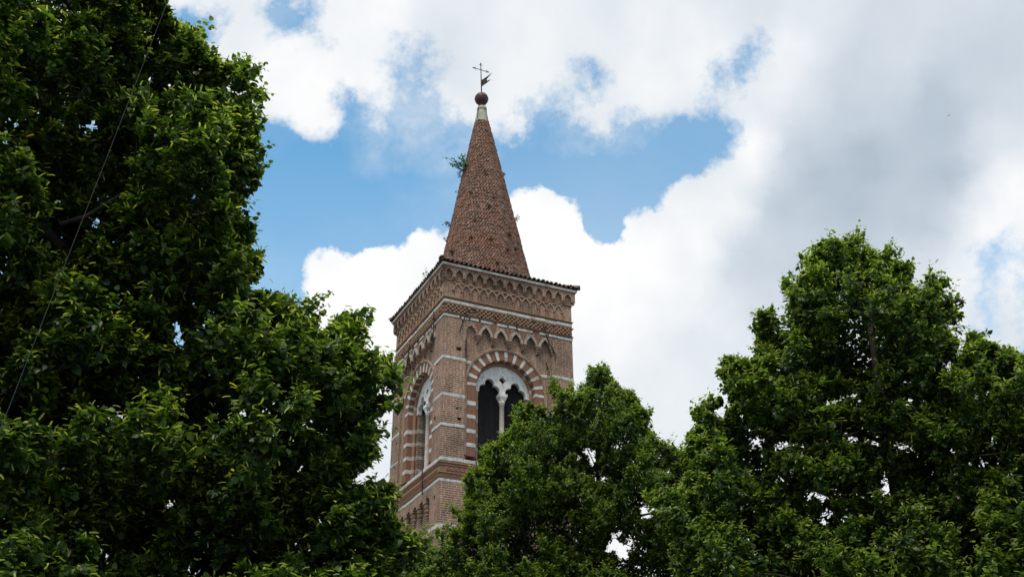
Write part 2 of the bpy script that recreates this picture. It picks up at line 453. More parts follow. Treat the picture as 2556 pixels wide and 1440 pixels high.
def cone_brick():
    m, t, b, o = mat('spire brick')
    obj = t.new('ShaderNodeTexCoord').outputs['Object']
    rnd = t.new('ShaderNodeNewGeometry').outputs['Random Per Island']
    c = t.ramp(rnd, [(0.0, (0.14, 0.092, 0.075)), (0.3, (0.21, 0.128, 0.098)), (0.6, (0.26, 0.155, 0.115)), (0.85, (0.27, 0.135, 0.09)), (1.0, (0.36, 0.25, 0.20))])
    redz = t.maprange(t.noise(obj, 0.8, 5, 0.6).outputs[0], 0.48, 0.64, smooth=True)
    c = t.mix(t.math('MULTIPLY', redz, 0.42), c, (0.29, 0.125, 0.08, 1))
    lich = t.maprange(t.noise(obj, 1.6, 6, 0.65).outputs[0], 0.55, 0.70, smooth=True)
    c = t.mix(t.math('MULTIPLY', lich, 0.5), c, (0.15, 0.13, 0.085, 1))
    c = t.vmath('MULTIPLY', t.vmath('SCALE', c, scale=t.maprange(t.noise(obj, 3.0, 6, 0.7).outputs[0], 0.3, 0.7, 0.72, 1.15)), (1.0, 1.0, 1.0))
    t.l.new(c, b.inputs['Base Color'])
    b.inputs['Roughness'].default_value = 0.95
    b.inputs['Specular IOR Level'].default_value = 0.15
    return m
M_CONE = cone_brick()

def leaf_mat(name, dark, light, young_lit, trans, gloss=0.35):
    m, t, b, o = mat(name)
    rnd = t.new('ShaderNodeNewGeometry').outputs['Random Per Island']
    at_ = t.new('ShaderNodeAttribute', attribute_name='age_lit').outputs['Fac']
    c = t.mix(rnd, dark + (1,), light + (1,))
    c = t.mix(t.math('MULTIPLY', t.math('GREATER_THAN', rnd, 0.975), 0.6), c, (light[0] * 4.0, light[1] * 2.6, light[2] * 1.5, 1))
    c = t.mix(at_, c, young_lit + (1,))
    t.l.new(c, b.inputs['Base Color'])
    b.inputs['Roughness'].default_value = 0.38
    b.inputs['Specular IOR Level'].default_value = gloss
    tr = t.new('ShaderNodeBsdfTranslucent')
    t.l.new(t.mix(1.0, t.vmath('SCALE', c, scale=2.1), trans + (1,), 'MULTIPLY'), tr.inputs[0])
    mx = t.new('ShaderNodeMixShader'); mx.inputs[0].default_value = 0.40
    t.l.new(b.outputs[0], mx.inputs[1]); t.l.new(tr.outputs[0], mx.inputs[2])
    t.l.new(mx.outputs[0], o.inputs[0])
    return m
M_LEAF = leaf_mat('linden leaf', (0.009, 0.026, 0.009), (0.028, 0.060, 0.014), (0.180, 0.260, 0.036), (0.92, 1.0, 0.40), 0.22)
M_BRACT = leaf_mat('linden bract', (0.20, 0.26, 0.045), (0.28, 0.34, 0.06), (0.30, 0.36, 0.065), (1.0, 1.0, 0.6), 0.2)
M_BARK = noisy('linden bark', (0.055, 0.045, 0.036), (0.030, 0.025, 0.021), 9.0, 0.95, bump=0.8, bdist=0.03)
M_WEED = leaf_mat('weed leaf', (0.030, 0.040, 0.022), (0.055, 0.062, 0.036), (0.07, 0.075, 0.04), (0.6, 0.6, 0.4))
M_FIG = leaf_mat('shrub leaf', (0.03, 0.09, 0.035), (0.05, 0.12, 0.045), (0.06, 0.13, 0.05), (1, 1.05, 0.6))
M_FLOWER = noisy('purple flower', (0.22, 0.08, 0.22), (0.15, 0.06, 0.16), 20.0, 0.8, bump=0)

# ------------------------------------------------------------------ ground
g = MB()
n = 24
for i in range(n):
    for j in range(n):
        x0, x1 = -600 + 1200 * i / n, -600 + 1200 * (i + 1) / n
        y0, y1 = -400 + 1200 * j / n, -400 + 1200 * (j + 1) / n
        g.face([(x0, y0, 0), (x1, y0, 0), (x1, y1, 0), (x0, y1, 0)])
M_GROUND = noisy('worn paving', (0.17, 0.155, 0.135), (0.11, 0.102, 0.09), 1.5, 0.9, c3=(0.07, 0.10, 0.035), s3=0.08)
tag(g.build('ground', M_GROUND), kind='structure')

# ================================================================== BELL TOWER
W = 5.4
H2 = W / 2
YAW = R_(25.28758)
rdir = np.array([math.cos(YAW), math.sin(YAW), 0]); ldir = np.array([-math.sin(YAW), math.cos(YAW), 0])
NEAR = np.array([-2.53359, 35.94853, 0.0])
CEN = NEAR + H2 * (rdir + ldir)
tower = empty('bell_tower', tuple(CEN), YAW)
tag(tower, 'square brick bell tower with white stone bands and conical brick spire', 'bell tower')
def to_local(p):
    q = np.asarray(p) - CEN
    return np.array([q @ rdir, q @ ldir, q[2]])
# the four faces: u along the face from its near corner, d inwards
FR = lambda u, d, z: (u - H2, d - H2, z)
FL = lambda u, d, z: (d - H2, u - H2, z)
FB = lambda u, d, z: (u - H2, H2 - d, z)
FE = lambda u, d, z: (H2 - d, u - H2, z)
FRONT = (FR, FL)
ALL = (FR, FL, FB, FE)
def fbox(mb, F, u0, u1, d0, d1, z0, z1, m=0):
    mb.hexa([F(u0, d0, z0), F(u1, d0, z0), F(u1, d1, z0), F(u0, d1, z0), F(u0, d0, z1), F(u1, d0, z1), F(u1, d1, z1), F(u0, d1, z1)], m)
def panel(mb, F, u0, u1, z0, z1, d, holes=(), m=0, hd=0.16):
    us = sorted({u0, u1, *[h[0] for h in holes], *[h[1] for h in holes]})
    zs = sorted({z0, z1, *[h[2] for h in holes], *[h[3] for h in holes]})
    for a, b in zip(us, us[1:]):
        for c, e in zip(zs, zs[1:]):
            if any(h[0] <= a and b <= h[1] and h[2] <= c and e <= h[3] for h in holes):
                continue
            mb.face([F(a, d, c), F(b, d, c), F(b, d, e), F(a, d, e)], m)
    for (a, b, c, e) in holes:
        k = d + hd
        mb.face([F(a, k, c), F(b, k, c), F(b, k, e), F(a, k, e)], m)
        for (p, q, r, s) in ((a, c, b, c), (b, c, b, e), (b, e, a, e), (a, e, a, c)):
            mb.face([F(p, d, q), F(r, d, s), F(r, k, s), F(p, k, q)], m)

REC = 0.10          # depth of the panel between the corner piers
PU0, PU1 = 0.90, 4.48
CU, ZS, ZSILL = 2.58, 17.20, 14.42
R_LAB, R_OUT, R_IN = 1.68, 1.575, 1.22
DEPTH = 0.95
ANG = [math.pi - math.pi * i / 48 for i in range(49)]

def hole_at(u, z, w=0.13, h=0.11):
    return (u - w / 2, u + w / 2, z - h / 2, z + h / 2)
HOLES = {0: ([hole_at(0.62, 18.50, 0.2, 0.14), hole_at(0.69, 15.76, 0.15, 0.11), hole_at(0.60, 16.15, 0.08, 0.07)], [hole_at(4.95, 15.7), hole_at(4.8, 17.6, 0.1, 0.1)], [hole_at(0.58, 12.2, 0.12, 0.12)]),
         1: ([hole_at(0.60, 18.05, 0.13, 0.15), hole_at(0.55, 17.45, 0.1, 0.1), hole_at(0.66, 15.9, 0.2, 0.13), hole_at(0.45, 12.9, 0.13, 0.16)], [hole_at(4.75, 16.3), hole_at(4.9, 15.4), hole_at(4.75, 14.7, 0.12, 0.12)], [])}
wall = MB()
for fi, F in enumerate(FRONT):
    hl, hr, h3 = HOLES[fi]
    panel(wall, F, 0, PU0, 0, 21.9, 0, hl + h3)
    panel(wall, F, PU1, W, 0, 21.9, 0, hr)
    panel(wall, F, PU0, PU1, 19.745, 21.9, 0)          # above the hanging arches
    panel(wall, F, PU0, PU1, 13.15, 14.16, 0)         # band between the storeys
    wall.face([F(PU0, 0, 14.16), F(PU1, 0, 14.16), F(PU1, DEPTH, ZSILL - 0.06), F(PU0, DEPTH, ZSILL - 0.06)])   # sloping sill
    wall.face([F(PU0, 0, 13.15), F(PU1, 0, 13.15), F(PU1, REC + 0.08, 13.15), F(PU0, REC + 0.08, 13.15)])
    for z0, z1, dd_ in ((14.16, 19.745, REC), (0, 13.15, REC + 0.08)):
        for uu in (PU0, PU1):
            wall.face([F(uu, 0, z0), F(uu, dd_, z0), F(uu, dd_, z1), F(uu, 0, z1)])
    panel(wall, F, PU0, PU1, 0, 13.15, REC + 0.08)
    # recessed panel with the arched opening
    ztop = 19.745
    arc = [(CU + R_OUT * math.cos(a), ZS + R_OUT * math.sin(a)) for a in ANG]
    panel(wall, F, PU0, CU - R_OUT, 14.16, ztop, REC)
    panel(wall, F, CU + R_OUT, PU1, 14.16, ztop, REC)
    for (ua, za), (ub, zb) in zip(arc, arc[1:]):
        wall.face([F(ua, REC, za), F(ub, REC, zb), F(ub, REC, ztop), F(ua, REC, ztop)])
    # reveal
    rev = [(CU - R_OUT, ZSILL - 0.2)] + arc + [(CU + R_OUT, ZSILL - 0.2)]
    for (ua, za), (ub, zb) in zip(rev, rev[1:]):
        wall.face([F(ua, REC, za), F(ub, REC, zb), F(ub, DEPTH, zb), F(ua, DEPTH, za)])
for F in (FB, FE):
    panel(wall, F, 0, W, 0, 21.9, 0)
wall.build('wall', M_BRICK, tower)
room = MB()
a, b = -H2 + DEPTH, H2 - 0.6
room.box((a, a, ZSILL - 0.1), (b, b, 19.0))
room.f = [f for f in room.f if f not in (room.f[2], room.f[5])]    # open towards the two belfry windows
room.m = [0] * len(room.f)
room.face([(a, a, ZSILL - 0.1), (b, b, ZSILL - 0.1), (b, b, 19.0), (a, a, 19.0)])  # added partition: blocks bright daylight seen through from the other window
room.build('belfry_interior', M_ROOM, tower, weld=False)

# --- stone bands: rows of separate blocks round the tower
def blocks(mb, F, u0, u1, z0, z1, d=0.0, proud=0.012, gaps=(), seed=0):
    rr = random.Random(seed)
    z0, z1 = z0 + 0.010, z1 - 0.010
    u = u0
    while u < u1 - 0.02:
        w = rr.uniform(0.28, 0.72)
        e = min(u + w, u1)
        if u1 - e < 0.18:
            e = u1
        if not any(g0 < (u + e) / 2 < g1 for g0, g1 in gaps):
            segs = [(u + 0.004, e - 0.004)]
            for g0, g1 in gaps:
                segs = [s for a_, b_ in segs for s in (((a_, min(b_, g0)), (max(a_, g1), b_)) if g0 < b_ and g1 > a_ else ((a_, b_),)) if s[1] - s[0] > 0.05]
            for a_, b_ in segs:
                p = proud + rr.uniform(-0.006, 0.008)
                dz = rr.uniform(-0.012, 0.012)
                c = 0.016
                fbox(mb, F, a_, b_, d - p, d + 0.05, z0 + dz + c, z1 + dz - c)
                fbox(mb, F, a_ + c, b_ - c, d - p + 0.004, d + 0.05, z0 + dz, z1 + dz)
        u = e
BANDS = [('full', 20.345, 20.49), ('gap', 19.75, 19.872), ('pier', 18.02, 18.17), ('pier', 16.575, 16.71), ('pier', 15.415, 15.555),
         ('full', 14.13, 14.28), ('full', 13.38, 13.50), ('pier', 11.755, 11.906), ('pier', 10.55, 10.69), ('pier', 9.3, 9.45), ('pier', 8.1, 8.25)]
def backing(mb, F, u0, u1, z0, z1, d=0.0):
    fbox(mb, F, u0, u1, d - 0.003, d + 0.03, z0 + 0.004, z1 - 0.004, 1)
BAND_M = [M_STONE, M_BRICK_DARK]
for bi, (kind, z0, z1) in enumerate(BANDS):
    if kind in ('full', 'gap'):
        mb = MB()
        for fi, F in enumerate(ALL):
            sd = bi * 10 + fi
            backing(mb, F, 0, W, z0, z1)
            if kind == 'full':
                blocks(mb, F, -0.01, W + 0.01, z0, z1, seed=sd)
            else:
                gaps = [(0.60, 0.70), (0.98, 1.06), (1.42, 1.48), (2.01, 2.16), (2.58, 2.64), (3.69, 3.83), (4.30, 4.36)] if F is FR else [(1.18, 1.34), (1.9, 2.1), (2.6, 2.8), (3.2, 3.3), (4.25, 4.45)]
                blocks(mb, F, -0.01, W + 0.01, z0, z1, gaps=gaps, proud=0.02, seed=sd)
        mb.build('stone_band', BAND_M, tower)
        continue
    lo, hi = (-0.01, PU0), (PU1, W + 0.01)
    for ci, corner in enumerate((((FR, lo), (FL, lo)), ((FR, hi), (FE, lo)), ((FL, hi), (FB, lo)), ((FB, hi), (FE, hi)))):
        mb = MB()
        for F, (a_, b_) in corner:
            backing(mb, F, max(a_, 0), min(b_, W), z0, z1)
            blocks(mb, F, a_, b_, z0, z1, seed=bi * 10 + ci)
        mb.build('stone_band', BAND_M, tower)
    if 15 < z0 < 19:
        for F in FRONT:
            du = math.sqrt(R_LAB ** 2 - max(z1 - ZS, 0) ** 2)
            for a_, b_ in ((PU0 + 0.005, CU - du - 0.01), (CU + du + 0.04, PU1 - 0.005)):
                if b_ - a_ > 0.1:
                    mb = MB()
                    backing(mb, F, a_, b_, z0, z1, REC)
                    blocks(mb, F, a_, b_, z0, z1, d=REC, seed=bi)
                    mb.build('stone_band', BAND_M, tower)

# --- string courses: half-round mouldings that run round the tower
def ring(mb, prof, m=0):
    """prof: list of (outward, z); swept round the square"""
    n_ = len(prof)
    cs = [(-1, -1), (1, -1), (1, 1), (-1, 1)]
    for k_ in range(4):
        (ax, ay), (bx, by) = cs[k_], cs[(k_ + 1) % 4]
        for (o0, z0), (o1, z1) in zip(prof, prof[1:]):
            mb.face([(ax * (H2 + o0), ay * (H2 + o0), z0), (bx * (H2 + o0), by * (H2 + o0), z0),
                     (bx * (H2 + o1), by * (H2 + o1), z1), (ax * (H2 + o1), ay * (H2 + o1), z1)], m)
def roll(z0, z1, p):
    zc, r = (z0 + z1) / 2, (z1 - z0) / 2
    return [(-0.01, z0)] + [(p * math.cos(a), zc + r * math.sin(a)) for a in [(-1 + 2 * i / 8) * math.pi / 2 for i in range(9)]] + [(-0.01, z1)]
for z0, z1, p, mt in ((21.262, 21.318, 0.045, M_TERRA), (20.525, 20.592, 0.055, M_TERRA_LICHEN), (20.25, 20.31, 0.06, M_TERRA_LICHEN), (19.885, 19.942, 0.05, M_TERRA_LICHEN),
                      (14.04, 14.10, 0.05, M_TERRA), (13.955, 14.0, 0.035, M_TERRA), (13.67, 13.735, 0.05, M_TERRA), (13.53, 13.575, 0.03, M_TERRA)):
    mb = MB(); ring(mb, roll(z0, z1, p)); mb.build('string_course', mt, tower, smooth=False)
# sill weathering strip over band 6
# --- cornice slab
mb = MB()
ring(mb, [(0.10, 21.856), (0.19, 21.856), (0.19, 21.945), (-0.05, 21.945)])
mb.build('cornice', M_STONE, tower)
mb = MB()
ring(mb, [(-0.05, 21.735), (0.127, 21.782), (0.135, 21.815), (0.16, 21.822), (0.165, 21.853), (-0.05, 21.853)])
mb.build('string_course', M_BRICK, tower)

# --- dogtooth frieze of headers set in a chequer
mb = MB()
rr = random.Random(3)
for F in FRONT:
    fbox(mb, F, 0.0, W, -0.002, 0.02, 19.944, 20.248, 1)
    for k_ in range(4):
        z0 = 19.945 + k_ * 0.0765
        u = 0.01 + (0.085 if k_ % 2 else 0.0)
        while u < W - 0.08:
            p = rr.uniform(0.05, 0.085)
            if rr.random() > 0.06:
                fbox(mb, F, u, u + 0.082, -p, 0.02, z0 + 0.006, z0 + 0.068)
            u += 0.17
M_DOG = noisy('sunburnt header brick', (0.34, 0.205, 0.14), (0.25, 0.15, 0.10), 5.0, 0.9, c3=(0.30, 0.13, 0.08), s3=2.5)
mb.build('dogtooth_frieze', [M_DOG, M_BRICK_DARK], tower)
# --- carved terracotta frieze below the belfry sill
mb = MB()
for F in FRONT:
    fbox(mb, F, 0.0, W, -0.002, 0.02, 13.58, 14.036)
    u = 0.05
    while u < W - 0.05:
        fbox(mb, F, u, u + 0.035, -0.03, 0.02, 14.005, 14.036)
        u += 0.07
    for z0, st in ((13.58, 0.075), (13.625, 0.075)):
        u = 0.02
        while u < W - 0.05:
            fbox(mb, F, u, u + 0.042, -0.035, 0.02, z0, z0 + 0.034)
            u += st
    u = 0.28
    while u < W - 0.25:
        cx, cz = u, 13.845
        pts = [(cx + 0.075 * math.cos(t), cz + 0.085 * math.sin(t)) for t in [2 * math.pi * q / 10 for q in range(10)]]
        for (pa, pb) in zip(pts, pts[1:] + pts[:1]):
            mb.face([F(pa[0], 0, pa[1]), F(pb[0], 0, pb[1]), F(cx + (pb[0] - cx) * 0.6, -0.05, cz + (pb[1] - cz) * 0.6), F(cx + (pa[0] - cx) * 0.6, -0.05, cz + (pa[1] - cz) * 0.6)])
            mb.face([F(cx + (pa[0] - cx) * 0.6, -0.05, cz + (pa[1] - cz) * 0.6), F(cx + (pb[0] - cx) * 0.6, -0.05, cz + (pb[1] - cz) * 0.6), F(cx, -0.02, cz)])
        fbox(mb, F, u + 0.082, u + 0.112, -0.03, 0.02, 13.78, 13.91)
        u += 0.19
mb.build('carved_frieze', M_TERRA, tower)

def pointed(c, hw, zs, H, n_=10, pw=1.9):
    L_ = [(c - hw * (1 - (i / n_) ** pw), zs + H * i / n_) for i in range(n_ + 1)]
    return L_ + [(2 * c - u, z) for u, z in reversed(L_[:-1])]
def arch_plate(mb, F, bounds, centers, hw, zs, H, z0, ztop, front, back, m=0):
    for c, a_, b_ in zip(centers, bounds, bounds[1:]):
        P = pointed(c, hw, zs, H)
        for (ua, za), (ub, zb) in zip(P, P[1:]):
            mb.face([F(ua, front, za), F(ub, front, zb), F(ub, front, ztop), F(ua, front, ztop)], m)
            mb.face([F(ua, front, za), F(ub, front, zb), F(ub, back, zb), F(ua, back, za)], m)
        for (p, q) in ((a_, c - hw), (c + hw, b_)):
            if q - p > 1e-4:
                mb.face([F(p, front, z0), F(q, front, z0), F(q, front, ztop), F(p, front, ztop)], m)
                mb.face([F(p, front, z0), F(q, front, z0), F(q, back, z0), F(p, back, z0)], m)
        for uu in (c - hw, c + hw):
            mb.face([F(uu, front, z0), F(uu, front, zs), F(uu, back, zs), F(uu, back, z0)], m)

# --- corbelled arcade under the cornice, thirteen little arches a side
PROJ = 0.125
for F in FRONT:
    mb = MB()
    cs = [0.115 + 0.4245 * i for i in range(13)]
    bd = [-PROJ] + [0.327 + 0.4245 * i for i in range(12)] + [W + PROJ]
    arch_plate(mb, F, bd, cs, 0.148, 21.52, 0.215, 21.42, 21.78, -PROJ, 0.0)
    mb.face([F(-PROJ, -PROJ, 21.78), F(W + PROJ, -PROJ, 21.78), F(W + PROJ, 0, 21.78), F(-PROJ, 0, 21.78)])
    mb.face([F(-PROJ, -PROJ, 21.42), F(-PROJ, 0, 21.42), F(-PROJ, 0, 21.78), F(-PROJ, -PROJ, 21.78)])
    mb.face([F(W + PROJ, -PROJ, 21.42), F(W + PROJ, 0, 21.42), F(W + PROJ, 0, 21.78), F(W + PROJ, -PROJ, 21.78)])
    for i in range(12):
        u = 0.327 + 0.4245 * i
        for s in (-1, 1):
            fbox(mb, F, u + s * 0.035 - 0.024, u + s * 0.035 + 0.024, -PROJ + 0.02, 0.0, 21.365, 21.417)
        fbox(mb, F, u - 0.05, u + 0.05, -PROJ + 0.06, 0.0, 21.325, 21.362)
    for u0, u1 in ((-PROJ + 0.02, -0.002), (W + 0.002, W + PROJ - 0.02)):
        fbox(mb, F, u0, u1, -PROJ + 0.025, 0.0, 21.34, 21.416)
    mb.build('corbel_arcade', M_BRICK, tower)

# --- interlaced blind arcade
def strip(mb, F, pts, w, front, back, m=0):
    """a rib of width w that follows pts on the face"""
    n_ = len(pts)
    L_, Rr = [], []
    for i, (u, z) in enumerate(pts):
        ua, za = pts[max(i - 1, 0)]; ub, zb = pts[min(i + 1, n_ - 1)]
        tx, tz = ub - ua, zb - za
        ln = math.hypot(tx, tz) or 1
        L_.append((u - tz / ln * w / 2, z + tx / ln * w / 2)); Rr.append((u + tz / ln * w / 2, z - tx / ln * w / 2))
    for i in range(n_ - 1):
        a_, b_, c_, d_ = L_[i], L_[i + 1], Rr[i + 1], Rr[i]
        mb.face([F(a_[0], front, a_[1]), F(b_[0], front, b_[1]), F(c_[0], front, c_[1]), F(d_[0], front, d_[1])], m)
        mb.face([F(a_[0], front, a_[1]), F(b_[0], front, b_[1]), F(b_[0], back, b_[1]), F(a_[0], back, a_[1])], m)
        mb.face([F(d_[0], front, d_[1]), F(c_[0], front, c_[1]), F(c_[0], back, c_[1]), F(d_[0], back, d_[1])], m)
    for (p, q) in ((L_[0], Rr[0]), (L_[-1], Rr[-1])):
        mb.face([F(p[0], front, p[1]), F(q[0], front, q[1]), F(q[0], back, q[1]), F(p[0], back, p[1])], m)
M_RIB = noisy('pale terracotta rib', (0.36, 0.25, 0.18), (0.27, 0.18, 0.125), 7.0, 0.9, c3=(0.22, 0.11, 0.07), s3=2.0)
for F in FRONT:
    mb = MB()
    for k_ in range(14):
        u = 0.333 + 0.358 * k_
        if k_ not in (0,):
            fbox(mb, F, u - 0.024, u + 0.024, -0.045, 0.0, 20.594, 20.86, 1)
        fbox(mb, F, u - 0.055, u + 0.055, -0.06, 0.0, 20.862, 20.895, 1)
        if k_ < 12:
            c = u + 0.358
            arc = [(c + 0.358 * math.cos(a_), 20.897 + 0.335 * math.sin(a_)) for a_ in [math.pi - math.pi * i / 20 for i in range(21)]]
            strip(mb, F, arc, 0.05, -0.05 - 0.004 * (k_ % 2), 0.0, 0)
    # half arches that close the row
    for c, a0, a1 in ((0.333, math.pi / 2, 0), (0.333 + 0.358 * 13, math.pi, math.pi / 2)):
        arc = [(c + 0.358 * math.cos(a_), 20.897 + 0.335 * math.sin(a_)) for a_ in [a0 + (a1 - a0) * i / 10 for i in range(11)]]
        strip(mb, F, arc, 0.05, -0.046, 0.0, 0)
    mb.build('blind_arcade', [M_RIB, M_TERRA], tower)

# --- hanging arches of the belfry panel with their corbels
CENT = [1.10, 1.69, 2.32, 2.95, 3.575, 4.19]
BND = [PU0, 1.39, 2.005, 2.635, 3.262, 3.882, PU1]
for F in FRONT:
    mb = MB()
    arch_plate(mb, F, BND, CENT, 0.205, 19.27, 0.30, 19.20, 19.745, -0.002, REC)
    for i, c in enumerate(CENT):
        P = pointed(c, 0.24, 19.215, 0.40)
        if F is FR and i == 0:
            continue
        strip(mb, F, P, 0.09, -0.06, 0.0, 1)
    for i, u in enumerate(BND[1:-1]):
        # pierced triangle between the ribs
        mb.face([F(u - 0.135, -0.012, 19.70), F(u + 0.135, -0.012, 19.70), F(u, -0.012, 19.36)], 2)
    mb.build('hanging_arcade', [M_BRICK, M_STONE_GREY, M_PIERCED], tower)
    for u in BND[1:-1] + [PU1 + 0.0]:
        mb = MB()
        if u == PU1:
            fbox(mb, F, u - 0.055, u + 0.075, -0.035, REC, 19.09, 19.215)
            fbox(mb, F, u - 0.03, u + 0.05, -0.02, REC, 18.99, 19.09)
        else:
            fbox(mb, F, u - 0.125, u + 0.125, -0.10, REC, 19.155, 19.198, 1)
            fbox(mb, F, u - 0.095, u + 0.095, -0.065, REC, 19.065, 19.153)
            fbox(mb, F, u - 0.08, u + 0.08, -0.03, REC, 18.985, 19.063)
            for s in (-1, 1):
                fbox(mb, F, u + s * 0.04 - 0.027, u + s * 0.04 + 0.027, 0.0, REC, 18.90, 18.983)
        mb.build('corbel', [M_BRICK, M_TERRA], tower)
    # corbels of the storey below
    for i in range(5):
        u = 1.40 + 0.664 * i
        mb = MB()
        for j, (hw, dp, z0, z1) in enumerate(((0.15, -0.01, 12.94, 13.148), (0.125, 0.02, 12.80, 12.94), (0.105, 0.05, 12.66, 12.80), (0.075, 0.085, 12.53, 12.66), (0.045, 0.12, 12.44, 12.53))):
            fbox(mb, F, u - hw, u + hw, dp, REC + 0.08, z0 + 0.002, z1)
        mb.build('corbel', M_BRICK, tower)
    mb = MB()
    bd = [PU0] + [1.40 + 0.664 * i for i in range(5)] + [PU1]
    cs = [(p + q) / 2 for p, q in zip(bd, bd[1:])]
    arch_plate(mb, F, bd, cs, 0.19, 12.98, 0.14, 12.95, 13.148, 0.004, REC + 0.08)
    mb.build('hanging_arcade', M_BRICK, tower)

# --- belfry windows
def sweep_pts(R, zb):
    return [(CU - R, zb)] + [(CU + R * math.cos(a_), ZS + R * math.sin(a_)) for a_ in ANG] + [(CU + R, zb)]
WHITES = [(16.40, 16.56), (15.89, 16.03), (15.335, 15.48), (14.81, 14.955)]
def window(F):
    # frame: voussoirs and jamb blocks, white and pierced terracotta in turn
    fr = MB()
    zb = 14.46
    d0, d1 = REC - 0.008, 0.34
    def jamb(sgn, z0, z1, m, grow=0.0):
        a_, b_ = CU + sgn * (R_IN - grow), CU + sgn * R_OUT
        fbox(fr, F, min(a_, b_), max(a_, b_), d0 - grow, d1, z0, z1, m)
    for sgn in (-1, 1):
        top = ZS + 0.07
        lo = zb
        for (w0, w1) in sorted(WHITES) + [(ZS - 0.02, ZS + 0.09)]:
            jamb(sgn, lo, w0, 1)
            jamb(sgn, w0, w1, 0, 0.008)
            lo = w1
    # ring
    da = 2.5
    rng = random.Random(5)
    for k_ in range(0, 13):
        c = 180 - 15 * k_
        segs = []
        if 0 < k_ < 12:
            segs.append((c + da, c - da, 0, 0.008))
        if k_ < 12:
            nxt = c - 15
            segs.append((c - (da if k_ else 4.2), nxt + (da if k_ < 11 else 4.2), 1, 0.0))
        for a0, a1, m, gr in segs:
            ns = 4
            for q in range(ns):
                t0, t1 = R_(a0 + (a1 - a0) * q / ns), R_(a0 + (a1 - a0) * (q + 1) / ns)
                ri, ro = R_IN - gr, R_OUT
                pts = []
                for dd_ in (d0 - gr, d1):
                    pts += [F(CU + ri * math.cos(t0), dd_, ZS + ri * math.sin(t0)), F(CU + ri * math.cos(t1), dd_, ZS + ri * math.sin(t1)),
                            F(CU + ro * math.cos(t1), dd_, ZS + ro * math.sin(t1)), F(CU + ro * math.cos(t0), dd_, ZS + ro * math.sin(t0))]
                fr.hexa(pts, m)
    win = fr.build('window', [M_STONE, M_PIERCED], tower)
    # label moulding
    lm = MB()
    for (R1, R2, dp) in ((R_OUT + 0.002, R_OUT + 0.045, 0.03), (R_OUT + 0.045, R_LAB, 0.062)):
        P1, P2 = sweep_pts(R1, 14.48), sweep_pts(R2, 14.48)
        for i in range(len(P1) - 1):
            a_, b_, c_, d_ = P1[i], P1[i + 1], P2[i + 1], P2[i]
            f_ = REC - dp
            lm.face([F(a_[0], f_, a_[1]), F(b_[0], f_, b_[1]), F(c_[0], f_, c_[1]), F(d_[0], f_, d_[1])])
            lm.face([F(a_[0], f_, a_[1]), F(b_[0], f_, b_[1]), F(b_[0], REC, b_[1]), F(a_[0], REC, a_[1])])
            lm.face([F(d_[0], f_, d_[1]), F(c_[0], f_, c_[1]), F(c_[0], REC, c_[1]), F(d_[0], REC, d_[1])])
        for Pq in (0, -1):
            a_, d_ = P1[Pq], P2[Pq]
            lm.face([F(a_[0], REC - dp, a_[1]), F(d_[0], REC - dp, d_[1]), F(d_[0], REC, d_[1]), F(a_[0], REC, a_[1])])
    lm.build('label_molding', M_RIB, win)
    # roll moulding inside the ring, brick with white drums
    rm = MB()
    path = [F(u, 0.36, z) for u, z in sweep_pts(R_IN - 0.055, zb)]
    full = []
    for i, p in enumerate(path):
        full.append(p)
    zz = sorted({zb, ZS} | {z for w in WHITES for z in w})
    def drum(pts, m):
        rm.tube(pts, 0.075, 8, m, cap=False)
    for sgn in (-1, 1):
        for z0, z1 in zip(zz, zz[1:]):
            wht = any(abs(z0 - w[0]) < 1e-6 for w in WHITES)
            drum([F(CU + sgn * (R_IN - 0.055), 0.36, z0), F(CU + sgn * (R_IN - 0.055), 0.36, z1)], 0 if wht else 1)
    for k_ in range(24):
        a0, a1 = math.pi * k_ / 24, math.pi * (k_ + 1) / 24
        m = 0 if k_ in (1, 5, 19, 22) else 1
        drum([F(CU + (R_IN - 0.055) * math.cos(a0 + (a1 - a0) * q / 3), 0.36, ZS + (R_IN - 0.055) * math.sin(a0 + (a1 - a0) * q / 3)) for q in range(4)], m)
    rm.build('roll_molding', [M_STONE_GREY, M_TERRA], win, smooth=True)
    # inner jambs
    for sgn in (-1, 1):
        ij = MB()
        for z0, z1 in zip(zz, zz[1:]):
            wht = any(abs(z0 - w[0]) < 1e-6 for w in WHITES)
            a_, b_ = CU + sgn * 0.985, CU + sgn * (R_IN + 0.05)
            gr = 0.006 if wht else 0
            fbox(ij, F, min(a_, b_) - gr, max(a_, b_) + gr, 0.43 - gr, DEPTH, z0, z1, 0 if wht else 1)
        ij.build('inner_jamb', [M_STONE_GREY, M_BRICK], win)
    # tympanum: a stone slab with two trefoil heads and a quatrefoil, cut as a fine grid
    T0, T1 = 0.40, 0.56
    Rt = R_IN - 0.02
    cl, cr_ = CU - 0.53, CU + 0.53
    # marching squares on a 2.4 cm grid with linear edge finding
    def sd(u, z):
        v = Rt - math.hypot(u - CU, max(z - ZS, 0))
        for c in (cl, cr_):
            v = min(v, math.hypot(u - c, z - (ZS + 0.33)) - 0.19)
            for s in (-1, 1):
                v = min(v, math.hypot(u - c - s * 0.225, z - (ZS + 0.07)) - 0.195)
            v = min(v, math.hypot(u - c, z - (ZS + 0.19)) - 0.15)
            v = min(v, max(abs(u - c) - 0.42, z - (ZS + 0.09)))
        for ox, oz in ((0.075, 0), (-0.075, 0), (0, 0.075), (0, -0.075)):
            v = min(v, math.hypot(u - CU - ox, z - (ZS + 0.545) - oz) - 0.062)
        return min(v, z - (ZS - 0.06))
    ty = MB()
    st = 0.03
    nu, nz = int(2 * R_IN / st) + 2, int((R_IN + 0.2) / st) + 2
    U = [CU - R_IN + st * i for i in range(nu)]; Z = [ZS - 0.16 + st * j for j in range(nz)]
    S = [[sd(u, z) for z in Z] for u in U]
